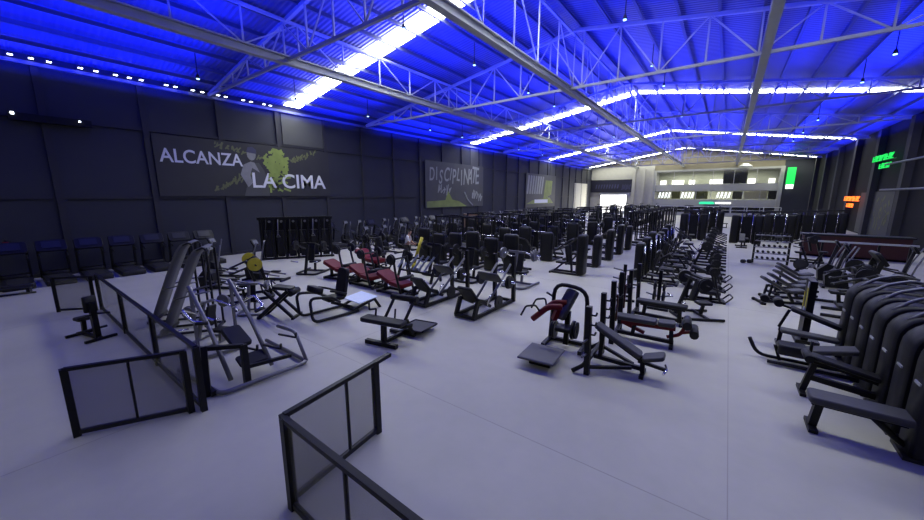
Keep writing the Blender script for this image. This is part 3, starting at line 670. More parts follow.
def k_incbench():         # posts at y = +-0.6, bench runs to +x
    fr = MB()
    for s in (-1, 1):
        fr.tube([(-0.25, s*0.68, 0.03), (0.0, s*0.62, 0.22), (0.02, s*0.6, 0.5)], 0.045, 0.12)
        fr.bar((0.05, s*0.6, 0.16), (0.75, s*0.1, 0.14), 0.06); 
    fr.bar((0.02, -0.6, 0.3), (0.02, 0.6, 0.3), 0.07); fr.bar((0.0, 0, 0.16), (0.95, 0, 0.13), 0.08); fr.bar((0.95, 0, 0.0), (0.93, 0, 0.4), 0.08); fr.bar((0.95, -0.22, 0.03), (0.95, 0.22, 0.03), 0.08, 0.06)
    fr.bar((0.12, 0, 0.16), (0.16, 0, 0.8), 0.08); fr.bar((0.05, 0, 0.78), (0.95, 0, 0.28), 0.07); fr.bar((0.85, 0, 0.28), (1.35, 0, 0.22), 0.06)
    ps = [('frame', fr, 'black'), ('back_pad', MB().pad((0.45, 0, 0.64), (1.02, 0.3, 0.09), roty(28)), 'vinyl_grey'), ('seat', MB().pad((1.12, 0, 0.43), (0.4, 0.36, 0.08), roty(-20)), 'vinyl_grey'),
          ('foot_bar', MB().tube([(1.32, -0.22, 0.22), (1.36, 0, 0.22), (1.32, 0.22, 0.22)], 0.025, 0), 'chrome')]
    for s in (-1, 1):
        u = MB().bar((0.02, s*0.6, 0.0), (-0.02, s*0.6, 1.42), 0.1, 0.12)
        hk = [MB().tube([(0.0, s*0.6, z), (0.12, s*0.6, z), (0.14, s*0.6, z+0.07)], 0.02, 0.02) for z in (0.85, 1.05, 1.25)]
        pegs = [MB().cyl((0.0, s*0.65, z), (-0.02, s*0.9, z+.02), 0.022, 8) for z in (0.45, 0.75)]
        ps.append(('upright', u, 'black', [('bar_hook', hk[0], 'graphite'), ('bar_hook', hk[1], 'graphite'), ('bar_hook', hk[2], 'graphite'), ('plate_peg', pegs[0], 'steel'), ('plate_peg', pegs[1], 'steel')]))
    return ps
KIND['incbench'] = k_incbench
def k_redbench():         # flat / decline bench on a red frame with ankle rollers; posts at y = +-0.55
    fr = MB(); fr.bar((-0.1, 0, 0.12), (1.05, 0, 0.1), 0.08); fr.bar((1.05, -0.24, 0.03), (1.05, 0.24, 0.03), 0.08, 0.06); fr.bar((1.05, 0, 0.05), (1.02, 0, 0.42), 0.08); fr.bar((-0.1, -0.55, 0.1), (-0.1, 0.55, 0.1), 0.08)
    fr.bar((0.25, 0, 0.1), (0.3, 0, 0.42), 0.08)
    rf = MB().bar((0.0, 0, 0.38), (1.1, 0, 0.42), 0.1, 0.09); rf.bar((0, 0, 0.38), (0.5, 0, 0.2), 0.07); rf.tube([(0.95, 0, 0.2), (1.2, 0, 0.3), (1.3, 0, 0.6)], 0.04, 0.1); rf.bar((1.2, 0, 0.35), (1.42, 0, 0.42), 0.06)
    ps = [('frame', fr, 'black'), ('bench_frame', rf, 'red', None, 'red tube under the bench pad'), ('back_pad', MB().pad((0.3, 0, 0.5), (0.85, 0.32, 0.1)), 'vinyl_grey'), ('seat', MB().pad((0.92, 0, 0.51), (0.34, 0.32, 0.1), roty(-3)), 'vinyl_grey'),
          ('roller_pad', MB().cyl((1.3, -0.28, 0.6), (1.3, 0.28, 0.6), 0.085, 12), 'vinyl'), ('roller_pad', MB().cyl((1.44, -0.28, 0.43), (1.44, 0.28, 0.43), 0.085, 12), 'vinyl')]
    for s in (-1, 1):
        u = MB().bar((-0.1, s*0.55, 0.0), (-0.14, s*0.55, 1.45), 0.1, 0.12)
        ps.append(('upright', u, 'black', [('bar_hook', MB().tube([(-0.1, s*0.55, 1.1), (0.04, s*0.55, 1.1), (0.06, s*0.55, 1.18)], 0.02, 0.02), 'graphite'), ('side_plate', MB().box((-0.04, s*0.55, 0.85), (0.03, 0.08, 0.6)), 'dark_red')]))
    return ps
KIND['redbench'] = k_redbench
def k_flatbench():
    fr = MB(); fr.bar((-0.1, 0, 0.12), (1.05, 0, 0.1), 0.08); fr.bar((1.05, -0.24, 0.03), (1.05, 0.24, 0.03), 0.08, 0.06); fr.bar((1.0, 0, 0.05), (0.98, 0, 0.42), 0.09); fr.bar((-0.1, -0.55, 0.1), (-0.1, 0.55, 0.1), 0.08); fr.bar((0.15, 0, 0.1), (0.18, 0, 0.42), 0.09); fr.bar((0.05, 0, 0.4), (1.1, 0, 0.4), 0.07)
    ps = [('frame', fr, 'black'), ('bench_pad', MB().pad((0.55, 0, 0.48), (1.2, 0.3, 0.09)), 'vinyl')]
    for s in (-1, 1):
        u = MB().bar((-0.1, s*0.55, 0.0), (-0.14, s*0.55, 1.4), 0.09, 0.1)
        ps.append(('upright', u, 'black', [('bar_hook', MB().tube([(-0.1, s*0.55, 1.02), (0.04, s*0.55, 1.02), (0.06, s*0.55, 1.1)], 0.02, 0.02), 'graphite')]))
    return ps
KIND['flatbench'] = k_flatbench
def k_platetree():
    f = MB().bar((0, 0, 0.05), (0, 0, 1.15), 0.09); f.bar((-0.3, -0.28, 0.04), (0.3, -0.28, 0.04), 0.07); f.bar((-0.3, 0.28, 0.04), (0.3, 0.28, 0.04), 0.07); f.bar((0, -0.28, 0.05), (0, 0.28, 0.05), 0.08)
    ps = [('frame', f, 'black')]
    for k, z in enumerate((0.35, 0.65, 0.95)):
        for s in (-1, 1):
            ps.append(('plate_peg', MB().cyl((s*0.03, 0, z), (s*0.34, 0, z+0.07), 0.024, 8), 'steel', [('weight_plates', MB().disc((s*0.12, 0, z+0.02), (1, 0, 0), 0.17-0.03*k, 0.06), 'plate_iron')] if k < 2 else None))
    return ps
KIND['platetree'] = k_platetree
def k_bench():            # adjustable bench, long axis y, backrest raised at +y
    f = MB().bar((0, -0.55, 0.06), (0, 0.55, 0.06), 0.07); f.bar((-0.28, -0.55, 0.04), (0.28, -0.55, 0.04), 0.07); f.bar((-0.32, 0.55, 0.04), (0.32, 0.55, 0.04), 0.07); f.bar((0, -0.3, 0.06), (0, -0.12, 0.4), 0.07); f.bar((0, 0.5, 0.06), (0, 0.42, 0.6), 0.05)
    return [('frame', f, 'black'), ('seat', MB().pad((0, -0.32, 0.45), (0.32, 0.36, 0.08), rotx(-8)), 'vinyl_grey'), ('back_pad', MB().pad((0, 0.25, 0.62), (0.3, 0.8, 0.08), rotx(32)), 'vinyl_grey'), ('wheel', MB().cyl((-0.3, 0.6, 0.05), (-0.25, 0.6, 0.05), 0.05), 'rubber'), ('wheel', MB().cyl((0.25, 0.6, 0.05), (0.3, 0.6, 0.05), 0.05), 'rubber')]
KIND['bench'] = k_bench
def k_treadmill():        # user faces +y
    d = MB().pad((0, -0.1, 0.115), (0.78, 1.75, 0.21), None, 0.08); b = MB().box((0, -0.15, 0.228), (0.5, 1.55, 0.012)); h = MB().pad((0, 0.72, 0.24), (0.74, 0.42, 0.22), None, 0.12)
    ps = [('deck', d, 'graphite', [('running_belt', b, 'rubber'), ('motor_cover', h, 'black')])]
    for s in (-1, 1): ps.append(('upright', MB().bar((s*0.38, 0.78, 0.1), (s*0.38, 0.55, 1.32), 0.07, 0.12), 'black', [('handrail', MB().tube([(s*0.36, 0.56, 1.1), (s*0.36, 0.2, 1.0), (s*0.36, 0.0, 0.98)], 0.025, 0.1), 'graphite')]))
    ps.append(('console', MB().pad((0, 0.55, 1.36), (0.84, 0.5, 0.1), rotx(55), 0.1), 'black', [('screen', MB().box((0, 0.5, 1.42), (0.5, 0.012, 0.3), rotx(-35)), 'screen')]))
    return ps
KIND['treadmill'] = k_treadmill
def k_bike():             # indoor cycle, rider faces +y
    f = MB().bar((-0.26, -0.5, 0.04), (0.26, -0.5, 0.04), 0.07, 0.06); f.bar((-0.26, 0.55, 0.04), (0.26, 0.55, 0.04), 0.07, 0.06); f.bar((0, -0.5, 0.06), (0, 0.1, 0.36), 0.07); f.bar((0, 0.55, 0.06), (0, 0.1, 0.36), 0.07)
    f.bar((0, 0.05, 0.32), (0, -0.25, 0.95), 0.06); f.bar((0, 0.15, 0.36), (0, 0.45, 1.08), 0.06)
    wh = MB().cyl((-0.03, 0.42, 0.34), (0.03, 0.42, 0.34), 0.24, 22); cr = MB().cyl((-0.09, 0.02, 0.34), (0.09, 0.02, 0.34), 0.09, 14)
    hb = MB().tube([(-0.22, 0.68, 1.14), (-0.2, 0.46, 1.1), (0.2, 0.46, 1.1), (0.22, 0.68, 1.14)], 0.02, 0.08)
    pd = MB().box((-0.17, 0.12, 0.22), (0.1, 0.08, 0.03)); pd2 = MB().box((0.17, -0.08, 0.46), (0.1, 0.08, 0.03)); pd.bar((-0.1, 0.02, 0.34), (-0.12, 0.12, 0.22), 0.025); pd2.bar((0.1, 0.02, 0.34), (0.12, -0.08, 0.46), 0.025)
    return [('frame', f, 'black'), ('flywheel', wh, 'graphite'), ('crank', cr, 'steel', [('pedal', pd, 'rubber'), ('pedal', pd2, 'rubber')]), ('saddle', MB().pad((0, -0.26, 0.98), (0.18, 0.28, 0.07), None, 0.07), 'vinyl'), ('handlebar', hb, 'rubber', [('console', MB().box((0, 0.52, 1.2), (0.2, 0.03, 0.13), rotx(-25)), 'screen')])]
KIND['bike'] = k_bike
def k_elliptical():
    f = MB().bar((-0.3, -0.8, 0.05), (0.3, -0.8, 0.05), 0.08); f.bar((0, -0.8, 0.06), (0, 0.8, 0.06), 0.08); f.bar((-0.3, 0.8, 0.05), (0.3, 0.8, 0.05), 0.08); f.bar((0, 0.6, 0.1), (0, 0.35, 1.45), 0.08)
    ps = [('frame', f, 'graphite'), ('drive_cover', MB().prism([(0.15, 0.1), (0.75, 0.1), (0.8, 0.45), (0.55, 0.72), (0.25, 0.6)], 'x', -0.16, 0.16), 'black'), ('console', MB().pad((0, 0.35, 1.5), (0.36, 0.28, 0.07), rotx(60), 0.06), 'black', [('screen', MB().box((0, 0.318, 1.52), (0.24, 0.012, 0.17), rotx(-30)), 'screen_lit')])]
    for s in (-1, 1):
        ps.append(('foot_arm', MB().tube([(s*0.2, 0.4, 0.35), (s*0.2, -0.2, 0.28), (s*0.2, -0.7, 0.22)], 0.03, 0.1), 'steel', [('pedal', MB().pad((s*0.2, -0.2-0.1*s, 0.33), (0.16, 0.38, 0.05), None, 0.04), 'rubber')]))
        ps.append(('handle_arm', MB().tube([(s*0.24, 0.42, 0.35), (s*0.27, 0.3, 1.0), (s*0.22, 0.1, 1.55)], 0.025, 0.2), 'steel'))
    return ps
KIND['elliptical'] = k_elliptical
def k_cage():             # power rack
    ps = []
    for sx in (-1, 1):
        for y in (-0.6, 0.6):
            ps.append(('upright', MB().bar((sx*0.6, y, 0.0), (sx*0.6, y, 2.25), 0.08, 0.08), 'black'))
    fr = MB()
    for sx in (-1, 1): fr.bar((sx*0.6, -0.6, 0.05), (sx*0.6, 0.6, 0.05), 0.08); fr.bar((sx*0.6, -0.6, 2.2), (sx*0.6, 0.6, 2.2), 0.08)
    fr.bar((-0.6, -0.6, 2.2), (0.6, -0.6, 2.2), 0.08); fr.bar((-0.6, 0.6, 2.2), (0.6, 0.6, 2.2), 0.08); fr.bar((-0.6, -0.6, 0.05), (0.6, -0.6, 0.05), 0.08)
    ps.append(('cross_frame', fr, 'black'))
    for sx in (-1, 1): ps.append(('safety_bar', MB().bar((sx*0.6, -0.6, 0.8), (sx*0.6, 0.6, 0.8), 0.05), 'graphite'))
    pl = MB(); plates(pl, 0.71, 0.66, 1.2, (1, 0, 0), 2, 0.22); pl2 = MB(); plates(pl2, -0.71, 0.66, 1.2, (-1, 0, 0), 2, 0.22)
    ps.append(('barbell', MB().cyl((-0.86, 0.66, 1.2), (0.86, 0.66, 1.2), 0.02, 8), 'chrome', [('weight_plates', pl, 'plate_iron'), ('weight_plates', pl2, 'plate_iron')]))
    ps.append(('plate_peg', MB().cyl((0.62, -0.6, 0.7), (0.85, -0.6, 0.72), 0.025), 'chrome')); ps.append(('plate_peg', MB().cyl((-0.62, -0.6, 0.7), (-0.85, -0.6, 0.72), 0.025), 'chrome'))
    return ps
KIND['cage'] = k_cage
def k_crossover():        # tall double tower cable station
    ps = []
    for s in (-1, 1):
        t = tower_shroud(0.5, 0.3, 2.0, 0); t.v = [(v[0]+s*0.62, v[1], v[2]) for v in t.v]
        ps.append(('tower', t, 'black', [('guide_rods', MB().cyl((s*0.3, 0, 0.1), (s*0.3, 0, 2.15), 0.02, 8), 'chrome')]))
    ps += [('top_beam', MB().box((0, 0, 2.2), (1.8, 0.1, 0.12)), 'graphite'), ('back_panel', MB().box((0, 0.08, 1.0), (0.75, 0.06, 1.8)), 'black'), ('seat', MB().pad((0, -0.5, 0.46), (0.34, 0.7, 0.09)), 'vinyl_grey'), ('seat_frame', MB().bar((0, -0.75, 0), (0, -0.72, 0.42), 0.08).bar((0, -0.8, 0.05), (0, 0, 0.05), 0.08), 'black')]
    for s in (-1, 1): ps.append(('hanging_handle', MB().tube([(s*0.34, -0.26, 2.0), (s*0.32, -0.26, 1.4), (s*0.26, -0.26, 1.28), (s*0.38, -0.26, 1.28), (s*0.32, -0.26, 1.4)], 0.014, 0), 'rubber'))
    return ps
KIND['crossover'] = k_crossover

# ------------------------------------------------------------------ the glass fences on the near floor
def fence_run(t, p, q, posts, mids=(), h=1.05, wide=0.08):
    p, q = Vector(p), Vector(q); P = lambda s, z: (p.x+(q.x-p.x)*s, p.y+(q.y-p.y)*s, z)
    part('top_rail', MB().bar(P(0, h), P(1, h), 0.06, 0.05), 'black', t); part('bottom_rail', MB().bar(P(0, 0.06), P(1, 0.06), 0.05, 0.06), 'graphite', t)
    for s in posts: part('post', MB().bar(P(s, 0), P(s, h+.01), wide), 'black', t)
    for s in mids: part('mullion', MB().bar(P(s, 0.08), P(s, h), 0.03), 'black', t)
    al = sorted(set(posts) | {0, 1})
    for a, b in zip(al, al[1:]): part('glass_panel', MB().bar(P(a+0.005, h/2+.03), P(b-0.005, h/2+.03), 0.012, h-0.14), 'smoked_glass', t)
t = thing('glass_fence', 'long black framed smoked glass fence running across to the left wall side', 'fence', (-6.2, 1.55, 0))
fence_run(t, (0, 0, 0), (-8.3, 0, 0), (0, 0.3, 0.63, 1))
t = thing('glass_fence', 'short framed glass panel turned towards the camera at the near end of the long fence', 'fence', (-6.3, 1.44, 0))
fence_run(t, (0, 0, 0), (-0.62, -1.17, 0), (0.02, 1), (0.5,), 1.0)
t = thing('glass_fence', 'small square glass panel at the far left end of the long fence', 'fence', (-14.55, 1.45, 0))
fence_run(t, (0, 0, 0), (-0.6, -0.7, 0), (0.03, 1), (), 1.0)
t = thing('glass_fence', 'corner glass fence in the foreground with two wings meeting at a double post', 'fence', (-3.45, 1.52, 0))
fence_run(t, (0, 0, 0), (-0.17, 1.32, 0), (0, 1), (0.62,), 1.06)
fence_run(t, (0.07, -0.03, 0), (4.2, -0.08, 0), (0, 0.5, 1), (0.25, 0.75), 1.06)
part('rail_end', MB().bar((-0.17, 1.32, 1.06), (-0.21, 1.62, 1.06), 0.07, 0.05), 'black', t)

# ------------------------------------------------------------------ machines with their own shapes near the camera
def k_board():            # tall leaning padded board on an upright frame
    b = MB()
    def sec(x, z): return [(x-.05, -.29, z), (x+.05, -.29, z-.03), (x+.05, .29, z-.03), (x-.05, .29, z)]
    b.loft([sec(0, 0.12), sec(0.22, 0.7), sec(0.5, 1.4), sec(0.72, 1.9), sec(0.84, 2.05), sec(1.0, 2.12)])
    f = MB()
    for s in (-1, 1): f.bar((1.05, s*0.33, 0), (1.05, s*0.33, 2.02), 0.045); f.bar((-0.1, s*0.3, 0.05), (1.1, s*0.3, 0.05), 0.05); f.tube([(0.84, s*0.28, 2.03), (0.98, s*0.29, 2.1), (1.05, s*0.3, 2.02)], 0.022, 0.06)
    f.bar((1.05, -0.36, 0.05), (1.05, 0.36, 0.05), 0.06); f.bar((-0.1, -0.36, 0.05), (-0.1, 0.36, 0.05), 0.06)
    return [('leaning_board', b, 'board_grey'), ('frame', f, 'graphite'), ('handrail', MB().tube([(0.3, 0.36, 0.9), (0.7, 0.42, 1.0), (1.05, 0.36, 1.05)], 0.02, 0.1), 'steel'), ('handrail', MB().tube([(0.3, -0.36, 0.9), (0.7, -0.42, 1.0), (1.05, -0.36, 1.05)], 0.02, 0.1), 'steel'), ('roller', MB().cyl((0.02, -0.35, 0.14), (0.02, 0.35, 0.14), 0.08), 'graphite')]
KIND['board'] = k_board
spawn('board', 'climbing_machine', 'machine with a tall leaning grey board, the farther left of the two', 'climbing machine', -11.95, 2.3, 58)
spawn('board', 'climbing_machine', 'machine with a tall leaning grey board, nearer the silver row machine', 'climbing machine', -10.6, 2.2, 58)

def k_silverrow():
    f = MB()
    for y in (-0.35, 0.35): f.tube([(-1.75, y, 1.55), (-0.9, y, 0.9), (-0.15, y, 0.12)], 0.04, 0.1)
    f.tube([(-1.5, -0.75, 0.06), (0.1, -0.6, 0.06), (0.15, 0.9, 0.06), (-1.6, 0.9, 0.06)], 0.04, 0.15)
    f.tube([(-1.1, 0.95, 0.5), (-0.35, 0.95, 0.55), (0.1, 0.9, 0.06)], 0.035, 0.12); f.bar((-1.7, -0.35, 0), (-1.7, -0.35, 1.5), 0.05); f.bar((-1.7, 0.35, 0), (-1.7, 0.35, 1.5), 0.05); f.bar((-1.7, -.4, 0.05), (-1.7, .4, 0.05), 0.06)
    p = MB(); p.bar((-0.1, -0.72, 0), (-0.35, -0.62, 0.78), 0.09); p.bar((0.0, -0.15, 0), (-0.08, -0.12, 0.72), 0.1); p.bar((-0.35, -0.62, 0.75), (-0.08, -0.12, 0.7), 0.07); p.bar((-0.7, -0.66, 0.06), (0.0, -0.66, 0.06), 0.08); p.bar((-0.05, -0.12, 0.3), (0.12, 0.6, 0.3), 0.06)
    ps = [('frame', f, 'steel'), ('front_stand', p, 'black'), ('chest_pad', MB().pad((-0.85, 0.05, 0.62), (0.62, 0.34, 0.1), roty(20)), 'vinyl'), ('foot_plate', MB().pad((-0.35, 0.1, 0.3), (0.3, 0.5, 0.05), roty(25)), 'black')]
    for s in (-1, 1):
        a = MB().tube([(-1.6, s*0.3, 1.0), (-1.3, s*0.62, 1.25), (-0.85, s*0.6, 1.1), (-0.75, s*0.4, 1.05)], 0.028, 0.1)
        ps.append(('lever_arm', a, 'chrome', [('grip', MB().cyl((-0.8, s*0.58, 1.08), (-0.75, s*0.4, 1.05), 0.032, 10), 'rubber')]))
    for y, z in ((-0.1, 0.62), (0.3, 0.5), (0.6, 0.62)): ps.append(('plate_peg', MB().tube([(-0.3, y, z), (0.12, y+0.12, z), (0.14, y+0.12, z+0.1)], 0.022, 0.02), 'graphite'))
    return ps
KIND['silverrow'] = k_silverrow
spawn('silverrow', 'row_machine', 'silver framed incline row machine with black front stand beside the fence end', 'row machine', -6.5, 2.45, 0)
spawn('lever_steel', 'lever_machine', 'silver tube lever machine half hidden between the nearer grey board and the row machine', 'lever machine', -9.1, 2.6, -60, None, scale=0.72)
def k_stool():
    f = MB(); f.bar((-0.3, -0.45, 0.04), (0.3, -0.45, 0.04), 0.06); f.bar((-0.3, 0.45, 0.04), (0.3, 0.45, 0.04), 0.06); f.bar((0, -0.45, 0.05), (0, 0.45, 0.05), 0.07); f.bar((0, 0.3, 0.05), (0.02, 0.34, 0.95), 0.11); f.bar((0, -0.3, 0.05), (0, -0.26, 0.42), 0.08)
    return [('frame', f, 'black'), ('seat', MB().pad((0, -0.25, 0.46), (0.3, 0.3, 0.08)), 'vinyl'), ('chest_pad', MB().pad((0.02, 0.27, 0.9), (0.26, 0.1, 0.4)), 'vinyl'), ('handle', MB().tube([(-0.3, 0.3, 0.6), (0, 0.36, 0.66), (0.3, 0.3, 0.6)], 0.025, 0.05), 'graphite'), ('foot_bar', MB().cyl((-0.28, 0.1, 0.22), (0.28, 0.1, 0.22), 0.03), 'graphite')]
KIND['stool'] = k_stool
spawn('stool', 'exercise_stool', 'small black upright exercise stool standing alone left of the long glass fence', 'exercise stool', -11.75, 1.0, -75, None, scale=0.95)
spawn('lever_yellow', 'lever_machine', 'black lever machine with yellow weight plates behind the leaning boards', 'lever machine', -12.2, 4.85, 165, None)
spawn('lever_steel', 'lever_machine', 'grey steel framed lever machine between the yellow plates and the crossed beams', 'lever machine', -10.6, 4.1, 50, None, scale=0.66)
def k_xframe():
    f = MB()
    for y in (-0.22, 0.22): f.bar((-0.55, y, 0.03), (0.45, y, 0.92), 0.09, 0.11); f.bar((0.55, y, 0.03), (-0.3, y, 0.88), 0.07, 0.08)
    f.bar((-0.55, -0.3, 0.04), (-0.55, 0.3, 0.04), 0.08); f.bar((0.55, -0.3, 0.04), (0.55, 0.3, 0.04), 0.08)
    return [('frame', f, 'black'), ('chest_pad', MB().pad((0.2, 0, 0.97), (0.62, 0.36, 0.1), roty(6)), 'vinyl'), ('roller_pad', MB().cyl((0.52, -0.25, 0.84), (0.52, 0.25, 0.84), 0.1, 12), 'vinyl'),
            ('handle', MB().tube([(-0.32, -0.26, 0.85), (-0.36, -0.28, 1.15), (-0.22, -0.28, 1.02)], 0.022, 0.02), 'graphite'), ('handle', MB().tube([(-0.32, 0.26, 0.85), (-0.36, 0.28, 1.15), (-0.22, 0.28, 1.02)], 0.022, 0.02), 'graphite')]
KIND['xframe'] = k_xframe
spawn('xframe', 'back_extension', 'black back machine with two crossed leaning beams beside the blue-white footplate machine', 'back extension', -9.62, 4.4, 35, None, scale=0.86)
def k_hipseat():          # seated machine on two tube skids with a pale footplate behind; long axis y
    sk = MB()
    for x in (-0.38, 0.38): sk.tube([(x, 0.6, 0.05), (x, -0.75, 0.05), (x, -0.8, 0.72), (x, -0.2, 0.62), (x*0.7, 0.1, 0.4)], 0.04, 0.18)
    sk.bar((-0.38, 0.55, 0.06), (0.38, 0.55, 0.06), 0.07); sk.bar((0, 0.0, 0.35), (0, 0.6, 0.08), 0.08); sk.bar((-0.38, -0.2, 0.6), (0.38, -0.2, 0.6), 0.06)
    pf = MB().bar((-0.36, 1.15, 0.25), (0.36, 1.15, 0.25), 0.05); pf.bar((-0.31, 0.55, 0.1), (0.31, 0.55, 0.1), 0.05)
    pf.bar((-0.3, 0.5, 0.08), (-0.36, 1.2, 0.28), 0.06); pf.bar((0.3, 0.5, 0.08), (0.36, 1.2, 0.28), 0.06); pf.bar((0.38, 1.15, 0.28), (0.44, 1.3, 0.0), 0.08); pf.bar((-0.38, 1.15, 0.28), (-0.44, 1.3, 0.0), 0.08)
    return [('skid_frame', sk, 'black'), ('seat', MB().pad((0, 0.05, 0.48), (0.46, 0.5, 0.1)), 'vinyl'), ('backrest', MB().pad((0, 0.36, 0.86), (0.46, 0.86, 0.12), rotx(78), 0.12), 'vinyl'), ('platform_frame', pf, 'black'),
            ('foot_plate', MB().pad((0, 0.92, 0.30), (0.86, 0.66, 0.035), rotx(7), 0.03), 'blue_white', None, 'shiny blue-white plate'), ('knee_pad', MB().pad((0, -0.45, 0.82), (0.5, 0.26, 0.16), rotx(-15)), 'vinyl'),
            ('arm_rest', MB().tube([(0.3, 0.3, 0.6), (0.34, 0.0, 0.72), (0.34, -0.2, 0.78)], 0.03, 0.05), 'black'), ('arm_rest', MB().tube([(-0.3, 0.3, 0.6), (-0.34, 0.0, 0.72), (-0.34, -0.2, 0.78)], 0.03, 0.05), 'black')]
KIND['hipseat'] = k_hipseat
spawn('hipseat', 'hip_thrust_machine', 'black seated machine on tube skids with a shiny blue-white footplate', 'hip machine', -8.62, 5.38, -4)
def k_glute():
    f = MB(); f.bar((-0.42, -0.4, 0.05), (0.42, -0.4, 0.05), 0.1, 0.09); f.bar((0, -0.4, 0.06), (0.1, 0.55, 0.06), 0.08); f.bar((-0.3, 0.35, 0.05), (0.42, 0.35, 0.05), 0.08); f.bar((0, -0.3, 0.06), (0, -0.28, 0.5), 0.1); f.bar((0.4, 0.3, 0.05), (0.35, 0.1, 0.5), 0.07)
    ar = [MB(), MB()]
    ar[0].bar((-0.12, -0.1, 0.5), (-0.02, 0.2, 0.98), 0.05); ar[1].bar((0.42, -0.1, 0.5), (0.52, 0.2, 0.98), 0.05)
    return [('frame', f, 'black'), ('belly_pad', MB().pad((0, -0.3, 0.55), (1.1, 0.32, 0.1)), 'vinyl'), ('roller_arm', ar[0], 'black'), ('roller_arm', ar[1], 'black', [('roller_pad', MB().cyl((-0.1, 0.2, 0.98), (0.6, 0.2, 0.98), 0.075, 12), 'vinyl')]),
            ('foot_tray', MB().pad((0.32, 0.66, 0.14), (0.66, 0.72, 0.04), rotx(-3), 0.03), 'vinyl_grey', [('tray_edge', MB().tube([(0, 0.3, 0.18), (0, 1.02, 0.14), (0.65, 1.02, 0.14), (0.65, 0.3, 0.18)], 0.025, 0.05), 'black')]),
            ('handle', MB().tube([(-0.3, -0.2, 0.5), (-0.3, -0.15, 0.75), (-0.5, -0.15, 0.7), (-0.5, -0.15, 0.88)], 0.022, 0.02), 'black'), ('handle', MB().tube([(0.2, -0.15, 0.5), (0.2, -0.1, 0.8)], 0.022, 0), 'black'), ('knee_pad', MB().pad((0.2, 0.1, 0.36), (0.5, 0.3, 0.1), rotx(-12)), 'vinyl')]
KIND['glute'] = k_glute
spawn('glute', 'glute_machine', 'low black glute machine with raised roller arm and foot tray, alone on open floor', 'glute machine', -5.95, 5.2, 12)
spawn('redcurl', 'leg_curl_machine', 'black low machine with flat red pads, leftmost of the red-padded row', 'leg curl machine', -12.25, 8.15, 10, None)
spawn('redcurl', 'leg_curl_machine', 'black low machine with dished red pads, middle of the red-padded row', 'leg curl machine', -10.55, 8.1, 0, None)
spawn('redcurl', 'leg_curl_machine', 'black low machine with red pads, right of its row beside the leg presses', 'leg curl machine', -8.85, 8.0, 0, None)
spawn('lever', 'lever_machine', 'black lever machine with wheels of plates left of the red-padded row', 'lever machine', -14.2, 8.0, 30, None)
o = spawn('redcurl', 'leg_curl_machine', 'high red-padded machine behind the leftmost red-padded machine', 'leg curl machine', -12.9, 10.2, 0, None, z=0.0, scale=1.15)
spawn('legpress', 'leg_press', 'black leg press with a grey foot plate, right of the pair, beside open floor', 'leg press', -5.4, 8.38, 0)
spawn('legpress', 'leg_press', 'black leg press, left of the pair, next to the red-padded machines', 'leg press', -7.2, 8.42, 0)

def k_pecarch():
    f = MB(); f.tube([(0.38, 0.1, 0.03), (0.36, 0.1, 1.3), (-0.36, 0.1, 1.38), (-0.42, 0.1, 0.03)], 0.045, 0.28, 10); f.bar((-0.42, -0.4, 0.05), (-0.42, 0.5, 0.05), 0.08); f.bar((0.38, -0.4, 0.05), (0.38, 0.5, 0.05), 0.08); f.bar((-0.42, 0.1, 0.06), (0.38, 0.1, 0.06), 0.08); f.bar((0, -0.1, 0.06), (0, 0, 0.8), 0.1)
    f.tube([(-0.4, 0.1, 1.05), (-0.55, 0.1, 1.12)], 0.025, 0)
    ps = [('arch_frame', f, 'black'), ('seat', MB().pad((0, -0.25, 0.48), (0.36, 0.36, 0.09)), 'vinyl'), ('backrest', MB().pad((-0.05, -0.05, 0.96), (0.3, 0.72, 0.12), rotz(-30) @ rotx(55)), 'vinyl_grey')]
    for s in (-1, 1):
        a = MB().tube([(-0.02, -0.25+s*0.17, 1.0), (-0.3, -0.3+s*0.2, 0.98), (-0.62, -0.34+s*0.2, 0.66)], 0.065, 0.1, 10)
        a.bar((-0.1, -0.26+s*0.16, 0.98), (-0.22, -0.2+s*0.1, 0.66), 0.1)
        ps.append(('lever_arm', a, 'red', [('grip', MB().tube([(-0.45, -0.34+s*0.2, 0.84), (-0.52, -0.36+s*0.3, 1.02), (-0.72, -0.4+s*0.3, 0.98), (-0.82, -0.42+s*0.3, 0.76)], 0.022, 0.05), 'rubber')], 'red arm'))
    for a, b, c, s in ((0.2, -0.3, 0.5, 1), (-0.25, -0.1, 0.35, -1)):
        wp = MB(); plates(wp, a, b, c, (s, 0, 0), 2, 0.2); ps.append(('weight_plates', wp, 'plate_iron'))
    return ps
KIND['pecarch'] = k_pecarch
spawn('pecarch', 'chest_machine', 'black chest machine with a tall arched tube and red lever arms', 'chest machine', -2.56, 7.34, 4)
t = thing('step_board', 'dark grey square step board lying in front of the arched red-armed machine', 'step board', (-2.68, 6.25, 0), 6)
part('top_board', MB().pad((0, 0, 0.17), (0.72, 0.85, 0.05), rotx(-2), 0.02), 'board_grey', t); part('riser', MB().box((0.02, 0.05, 0.07), (0.42, 0.5, 0.14)), 'black', t)
spawn('incbench', 'incline_bench', 'black incline press bench with two posts in the foreground by the step board', 'incline bench', -1.82, 6.85, 2, None, scale=0.93)
spawn('redbench', 'decline_bench', 'press bench on a red frame with two roller pads at its end', 'decline bench', -1.72, 8.6, 4)
spawn('flatbench', 'flat_bench', 'black flat press bench behind the red framed bench', 'flat bench', -1.68, 10.35, 0)
spawn('platetree', 'plate_tree', 'black plate tree with side pegs behind the flat press bench', 'plate tree', -1.35, 11.6, 0)
spawn('platetree', 'plate_tree', 'black plate tree between the flat bench and the weight-stack towers', 'plate tree', -2.4, 11.9, 20)
spawn('lever', 'lever_machine', 'black bowed lever machine beside the aisle right of the flat bench', 'lever machine', -0.5, 11.3, -60, None, scale=0.85)
